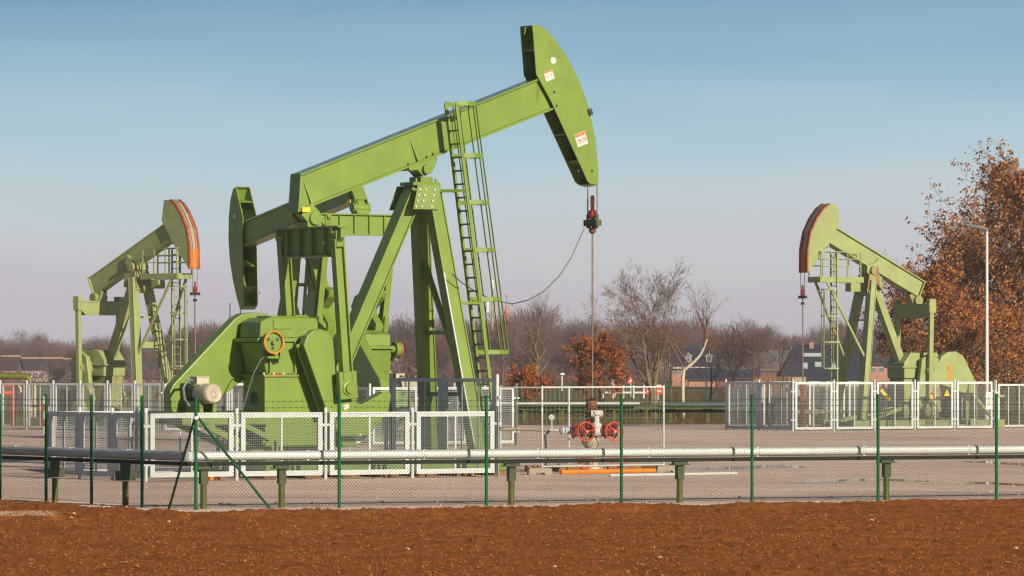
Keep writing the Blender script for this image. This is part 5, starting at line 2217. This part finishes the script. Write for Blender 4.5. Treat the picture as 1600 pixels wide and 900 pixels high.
# vase-shaped bare tree
RMIN[0] = .006
r = random.Random(5)
o = tree('bare_tree', 'broad bare grey-brown tree with many upright limbs right of the wellhead', 'tree', 1020, 262)
tk, cr, tips = MB(), MB(), []
tk.path([(0, 0, -.2), (.05, 0, .8), (.0, 0, 1.7)], [.30, .23, .23], 9)
for k in range(6):
    a = 2 * PI * k / 6 + r.uniform(-.3, .3)
    el = R(r.uniform(54, 88))
    d = Vector((math.cos(a) * math.cos(el), math.sin(a) * math.cos(el), math.sin(el)))
    branch(tk, cr, r, Vector((math.cos(a) * .1, math.sin(a) * .1, r.uniform(1.3, 1.8))), d, r.uniform(2.9, 3.7), .08, 0, 5, tips, .03, .12, (4, 5), (22, 52), (.46, .62))
tk.build('trunk', M['bark'], o, 0, True)
cr.build('crown', M['twig'], o)
# leaning birch
RMIN[0] = .007
r = random.Random(9)
o = tree('birch', 'white-barked birch leaning to the right behind the rear pipeline', 'tree', 1068, 255)
tk, cr, tips = MB(), MB(), []
kx2 = 255 / F
B = [(1068, 654), (1067, 620), (1067, 590), (1069, 578), (1078, 571), (1086, 564), (1094, 555), (1100, 543), (1105, 530)]
pts = [Vector(((px - 1068) * kx2, 0, gz(row, 255) + .2)) for px, row in B]
tk.path(pts, [.10, .095, .09, .085, .08, .075, .065, .055, .04], 9)
for i in (7, 8, 8, 8, 8, 8):
    d = Vector((r.uniform(-.5, .6), r.uniform(-.5, .5), 1)).normalized()
    branch(cr, cr, r, pts[i], d, r.uniform(1.4, 2.2), .04, 1, 4, tips, .03, .2, (3, 4), (20, 50))
d = Vector((-.75, 0, .65))
branch(cr, cr, r, pts[4] + Vector((-.6, 0, .2)) * 0 + Vector((0, 0, 0)), Vector((-.6, .1, .75)).normalized(), 1.8, .045, 1, 4, tips, .03, .2, (3, 4), (20, 50))
branch(cr, cr, r, pts[3], Vector((-.35, .1, .9)).normalized(), 2.2, .05, 1, 4, tips, .03, .2, (3, 4), (20, 50))
tk.build('trunk', M['birch'], o, 0, True)
cr.build('crown', M['twig_red'], o)


# trees that keep their rust-brown leaves
def leafy_pre():
    RMIN[0] = .013


def leafy(name, label, px, Y, h, spread, seed, nl, per, size, leafm, low=.12, trunk_r=.2, group=None, maxlev=3, lean=0.0, rad=.16, cut=None, prof=None):
    r = random.Random(seed)
    o = tree(name, label, 'tree' if h > 4.5 else 'shrub', px, Y, group)
    tk, cr, lf, tips = MB(), MB(), MB(), []
    n = 7
    ax_ = [Vector((lean * (i / n) * h + r.uniform(-.02, .02) * h * (i > 0), r.uniform(-.02, .02) * h * (i > 0), h * .93 * i / n)) for i in range(n + 1)]
    tk.path(ax_, [trunk_r * (1 - .88 * i / n) for i in range(n + 1)], 8)
    pr = prof or (lambda t: math.sin(PI * min(1, .16 + .84 * t) ** .9) ** .7)
    for k in range(nl):
        t = low + (1 - low) * ((k + r.random()) / nl)
        f = t * n * .97
        i = min(n - 1, int(f))
        p = ax_[i].lerp(ax_[i + 1], f - i)
        a = 2.4 * k + r.uniform(-.5, .5)
        el = R(r.uniform(18, 40) + 38 * t)
        L = spread * max(.18, pr((t - low) / (1 - low))) * r.uniform(.7, 1.1) * .78
        d = Vector((math.cos(a) * math.cos(el), math.sin(a) * math.cos(el), math.sin(el)))
        branch(tk, cr, r, p, d, L, max(.02, trunk_r * .38 * (1 - .6 * t)), 1, maxlev, tips, .05, .18, (4, 5), (25, 60), (.42, .66))
    leaves(lf, r, tips, per, rad, size)
    tk.build('trunk', M['bark_dark'], o, 0, True)
    cr.build('limbs', M['twig'], o)
    lf.build('crown', M[leafm], o)
    return o


leafy_pre()
leafy('oak', 'tallest oak with rust-brown leaves at the right edge', 1598, 285, 14.2, 6.6, 3, 50, 6, .21, 'oak_leaf', .08, .36, rad=.13, maxlev=4)
leafy('oak', 'middle rust-leaved oak standing behind the lamp post', 1523, 296, 10.6, 4.4, 4, 34, 6, .20, 'oak_leaf', .10, .28, rad=.13, maxlev=4)
leafy('oak', 'smaller rust-leaved oak behind the gearbox of the right pumpjack', 1458, 280, 8.0, 3.9, 8, 28, 6, .19, 'oak_leaf', .10, .24, rad=.12, maxlev=4)
leafy('oak', 'young rust-leaved oak between the two cages at the right edge', 1570, 262, 5.6, 2.8, 21, 22, 9, .16, 'oak_leaf', .06, .14, rad=.16)
leafy('oak', 'low rust-leaved oak filling the gap right of the belt guard', 1524, 266, 5.0, 2.8, 23, 22, 8, .16, 'oak_leaf', .06, .14, rad=.16)
leafy('beech', 'rust-leaved young beech behind the polished rod', 940, 300, 4.0, 2.7, 31, 22, 18, .17, 'beech_leaf', .16, .13, rad=.11)
leafy('beech', 'low round rust-leaved beech beside the ladder foot', 824, 290, 2.4, 1.5, 33, 20, 18, .15, 'beech_leaf', .05, .09, rad=.10)


RMIN[0] = .008


def bare(name, label, px, Y, h, spread, seed, tkm, crm, nl=26, trunk_r=.2, maxlev=4, group=None, low=.22):
    r = random.Random(seed)
    o = tree(name, label, 'tree', px, Y, group)
    tk, cr, tips = MB(), MB(), []
    n = 7
    ax_ = [Vector((r.uniform(-.03, .03) * h * (i > 0), r.uniform(-.03, .03) * h * (i > 0), h * .9 * i / n)) for i in range(n + 1)]
    tk.path(ax_, [trunk_r * (1 - .88 * i / n) for i in range(n + 1)], 7)
    for k in range(nl):
        t = low + (1 - low) * ((k + r.random()) / nl)
        f = t * n * .97
        i = min(n - 1, int(f))
        p = ax_[i].lerp(ax_[i + 1], f - i)
        a = 2.4 * k + r.uniform(-.5, .5)
        el = R(r.uniform(30, 55) + 25 * t)
        L = spread * max(.22, math.sin(PI * (.2 + .8 * (t - low) / (1 - low)) ** .9) ** .7) * r.uniform(.7, 1.1) * .75
        d = Vector((math.cos(a) * math.cos(el), math.sin(a) * math.cos(el), math.sin(el)))
        branch(tk, cr, r, p, d, L, max(.02, trunk_r * .36 * (1 - .6 * t)), 1, maxlev, tips, .06, .18, (3, 4), (20, 50), (.45, .68))
    tk.build('trunk', M[tkm], o, 0, True)
    cr.build('crown', M[crm], o)
    return o


bare('bare_tree', 'dark bare tree between dark house and the rust-leaved oaks', 1424, 330, 10.0, 4.2, 41, 'bark_dark', 'twig_red', 30, .2)
bare('bare_tree', 'pale forked bare tree framed by the samson legs of the largest pumpjack', 660, 330, 4.9, 1.6, 47, 'birch', 'twig_red', 12, .10, 3)
bare('bare_tree', 'low twiggy bare tree right of the leaning birch', 1145, 300, 5.6, 2.3, 43, 'bark_dark', 'twig', 20, .09)
bare('bare_tree', 'low twiggy bare tree in front of the grey barn', 1180, 320, 5.0, 2.2, 44, 'bark_dark', 'twig', 18, .09)
bare('bare_tree', 'low twiggy bare tree screening the left end of the dark blue house', 1222, 330, 4.6, 2.0, 51, 'bark_dark', 'twig_red', 18, .08)
bare('bare_tree', 'twiggy bare tree in front of the dormered brick house, right of the birch', 1108, 310, 5.2, 2.0, 52, 'bark_dark', 'twig_red', 18, .08)
bare('bare_tree', 'twiggy bare tree close behind the broad bare tree, left of the birch', 1046, 330, 5.6, 2.2, 53, 'bark_dark', 'twig_red', 20, .09)
bare('bare_tree', 'slim bare tree beside the ladder cage left of the beech shrub', 788, 340, 6.5, 2.2, 45, 'bark_dark', 'twig_red', 20, .12)
bare('bare_tree', 'tall round-crowned bare tree right of the church spire', 840, 480, 9.2, 4.0, 46, 'bark', 'twig_red', 34, .24)

# distant tree line: individual bare trees, five masters and their copies
def far_master(seed, h, wd, crm, ns):
    r = random.Random(seed)
    o = empty('bare_tree', (0, 0, 0))
    tk, cr = MB(), MB()
    tk.path([(0, 0, -.3), (.1, 0, h * .2), (0, .1, h * .45), (.2, 0, h * .8)], [h * .022, h * .018, h * .012, h * .004], 6)
    lobes = []
    for k in range(16):
        a = 2.4 * k
        el = R(r.uniform(25, 75))
        L = h * r.uniform(.3, .5)
        d = Vector((math.cos(a) * math.cos(el) * wd / h * 1.5, math.sin(a) * math.cos(el) * wd / h * 1.5, math.sin(el)))
        p = Vector((0, 0, h * r.uniform(.2, .55)))
        q = p + d * L
        m_ = p.lerp(q, .5) + Vector((r.uniform(-.3, .3), r.uniform(-.3, .3), r.uniform(-.1, .4)))
        tk.path([p, m_, q], [h * .009, h * .006, h * .003], 4)
        lobes.append((p, q))
    b = 0
    for k in range(ns):
        p, q = r.choice(lobes)
        t = r.uniform(.25, 1.08)
        c = p.lerp(q, t) + Vector((r.gauss(0, wd * .11), r.gauss(0, wd * .11), r.gauss(0, h * .055)))
        out = Vector((c.x, c.y, (c.z - h * .35) * 1.1))
        d = (out.normalized() + rv(r) * .55 + Vector((0, 0, .45))).normalized()
        L = r.uniform(.5, 1.6) * h / 13
        s = d.cross(rv(r)).normalized() * r.uniform(.024, .065) * h / 13
        cr.v.extend([tuple(c - s), tuple(c + s), tuple(c + d * L)])
        cr.f.append((b, b + 1, b + 2))
        b += 3
    tk.build('trunk', M['bark_dark'], o)
    cr.build('crown', M[crm], o)
    return o


masters = [far_master(101, 14, 11, 'twig_far', 8200), far_master(102, 13, 12, 'twig_far2', 8200), far_master(103, 15, 9, 'twig_far', 7000),
           far_master(104, 11, 9, 'twig_far2', 6800), far_master(105, 12, 13, 'twig_far', 9000)]
r = random.Random(77)
# heights of the skyline along the photograph's width (px, row)
SKYL = [(-430, 520), (-150, 530), (0, 527), (40, 524), (75, 523), (105, 540), (120, 534), (150, 522), (200, 528), (240, 530), (300, 516), (330, 500), (360, 503), (400, 508), (600, 505), (640, 500),
        (680, 502), (740, 500), (790, 508), (830, 490), (865, 510), (900, 500), (960, 498), (1000, 505), (1060, 500), (1100, 508), (1150, 510), (1200, 503), (1240, 520), (1300, 512), (1360, 505), (1420, 500), (1500, 505), (1600, 505), (1750, 510)]
skx, sky_ = [p[0] for p in SKYL], [p[1] for p in SKYL]
used = set()
LBL = ['bare mauve-brown tree in the distant tree line', 'bare reddish-brown tree in the distant tree line', 'slim bare mauve tree in the distant tree line',
       'small bare reddish tree in the distant tree line', 'broad bare brown tree in the distant tree line']
HM = [float(np.percentile([v.co.z for v in [c for c in m_.children if c.name.startswith('crown')][0].data.vertices], 98.5)) for m_ in masters]
for row, (Y0, Y1, step, dh) in enumerate(((1250, 1450, 34, 0), (1000, 1150, 36, 8), (820, 930, 44, 20), (640, 740, 60, 34))):
    px = -420.0
    while px < 2050:
        pxx = px + r.uniform(-12, 12)
        px += step * r.uniform(.8, 1.25)
        Y = r.uniform(Y0, Y1)
        if row >= 2 and (1020 < pxx < 1410 and r.random() < .8 or pxx < 320 and r.random() < .45):
            continue
        target = gz(float(np.interp(pxx, skx, sky_)) + dh * r.uniform(.2, 1.5) + r.uniform(-8, 14), Y)
        k = r.randrange(5)
        m0 = masters[k]
        if k in used:
            o = copy_tree(m0)
        else:
            o = m0
            used.add(k)
        s = max(.25, target / HM[k])
        o.location = (gx(pxx, Y), Y, -.3)
        o.scale = (s * r.uniform(.85, 1.15), s * r.uniform(.85, 1.15), s)
        o.rotation_euler = (0, 0, r.uniform(0, 6.28))
        tag(o, LBL[k], 'tree', LBL[k].replace('tree in', 'trees in'))

# undergrowth: hedge-like scrub below the tree line and dry grass behind the yard
def scrub(name, label, cat, m, n, boxes, lmin, lmax, wd, up=.6, seed=1):
    r = random.Random(seed)
    mb = MB()
    b = 0
    tot = sum(bx[6] for bx in boxes)
    for (px0, px1, Y0, Y1, h0, h1, wgt) in boxes:
        for k in range(int(n * wgt / tot)):
            Y = r.uniform(Y0, Y1)
            px = r.uniform(px0, px1)
            hh = (h0 + (h1 - h0) * r.random()) * (.55 + .9 * float(vnoise(np.array([px * .035]), np.array([Y * .03]), seed)[0]))
            z = hh * r.random() ** 1.2
            c = Vector((gx(px, Y), Y, z - .3))
            L = r.uniform(lmin, lmax)
            d = (rv(r) + Vector((0, 0, up))).normalized()
            s = d.cross(rv(r)).normalized() * wd * r.uniform(.5, 1.3)
            mb.v.extend([tuple(c - s), tuple(c + s), tuple(c + d * L)])
            mb.f.append((b, b + 1, b + 2))
            b += 3
    tag(mb.build(name, M[m]), label, cat, kind='stuff')


scrub('undergrowth', 'brown tangled undergrowth below the distant trees', 'undergrowth', 'twig_far2', 60000,
      [(-450, 2100, 960, 1240, 1.5, 6.5, 1.6), (-450, 2100, 700, 760, 1, 3.5, .5), (320, 1000, 640, 800, 1, 4.0, .6)], .8, 2.6, .06, .8, 3)
scrub('bramble_scrub', 'brown bramble scrub between the rear fence and the fields', 'scrub', 'scrub', 26000,
      [(600, 1300, 236, 260, .3, 1.1, 1), (1040, 1240, 262, 330, .3, 1.8, .6), (1380, 1800, 232, 300, .4, 2.0, 1), (-100, 420, 245, 300, .3, 1.2, .6)], .2, .6, .012, .9, 4)
scrub('dry_grass', 'tufts of dry yellow and green grass along the rear yard edge', 'grass', 'drygrass', 16000,
      [(560, 1250, 223, 237, .15, .5, 1), (700, 1100, 300, 420, .2, .9, .7), (-100, 500, 224, 240, .15, .5, .5)], .2, .5, .01, 1.2, 5)

# ------------------------------------------------------------------ the hazy air
HZ = True
if HZ:
    mb = MB()
    mb.box((0, 1370, 18.7), (1400, 2860, 40))
    hm = bpy.data.materials.new('haze_air')
    hm.use_nodes = True
    nt = hm.node_tree
    for n_ in list(nt.nodes):
        if n_.type == 'BSDF_PRINCIPLED':
            nt.nodes.remove(n_)
    pv_ = nt.nodes.new('ShaderNodeVolumePrincipled')
    pv_.inputs['Color'].default_value = (.80, .82, .93, 1)
    pv_.inputs['Density'].default_value = .00018
    pv_.inputs['Anisotropy'].default_value = 0.0
    nt.links.new(pv_.outputs[0], nt.nodes['Material Output'].inputs['Volume'])
    tag(mb.build('haze', hm), kind='stuff')
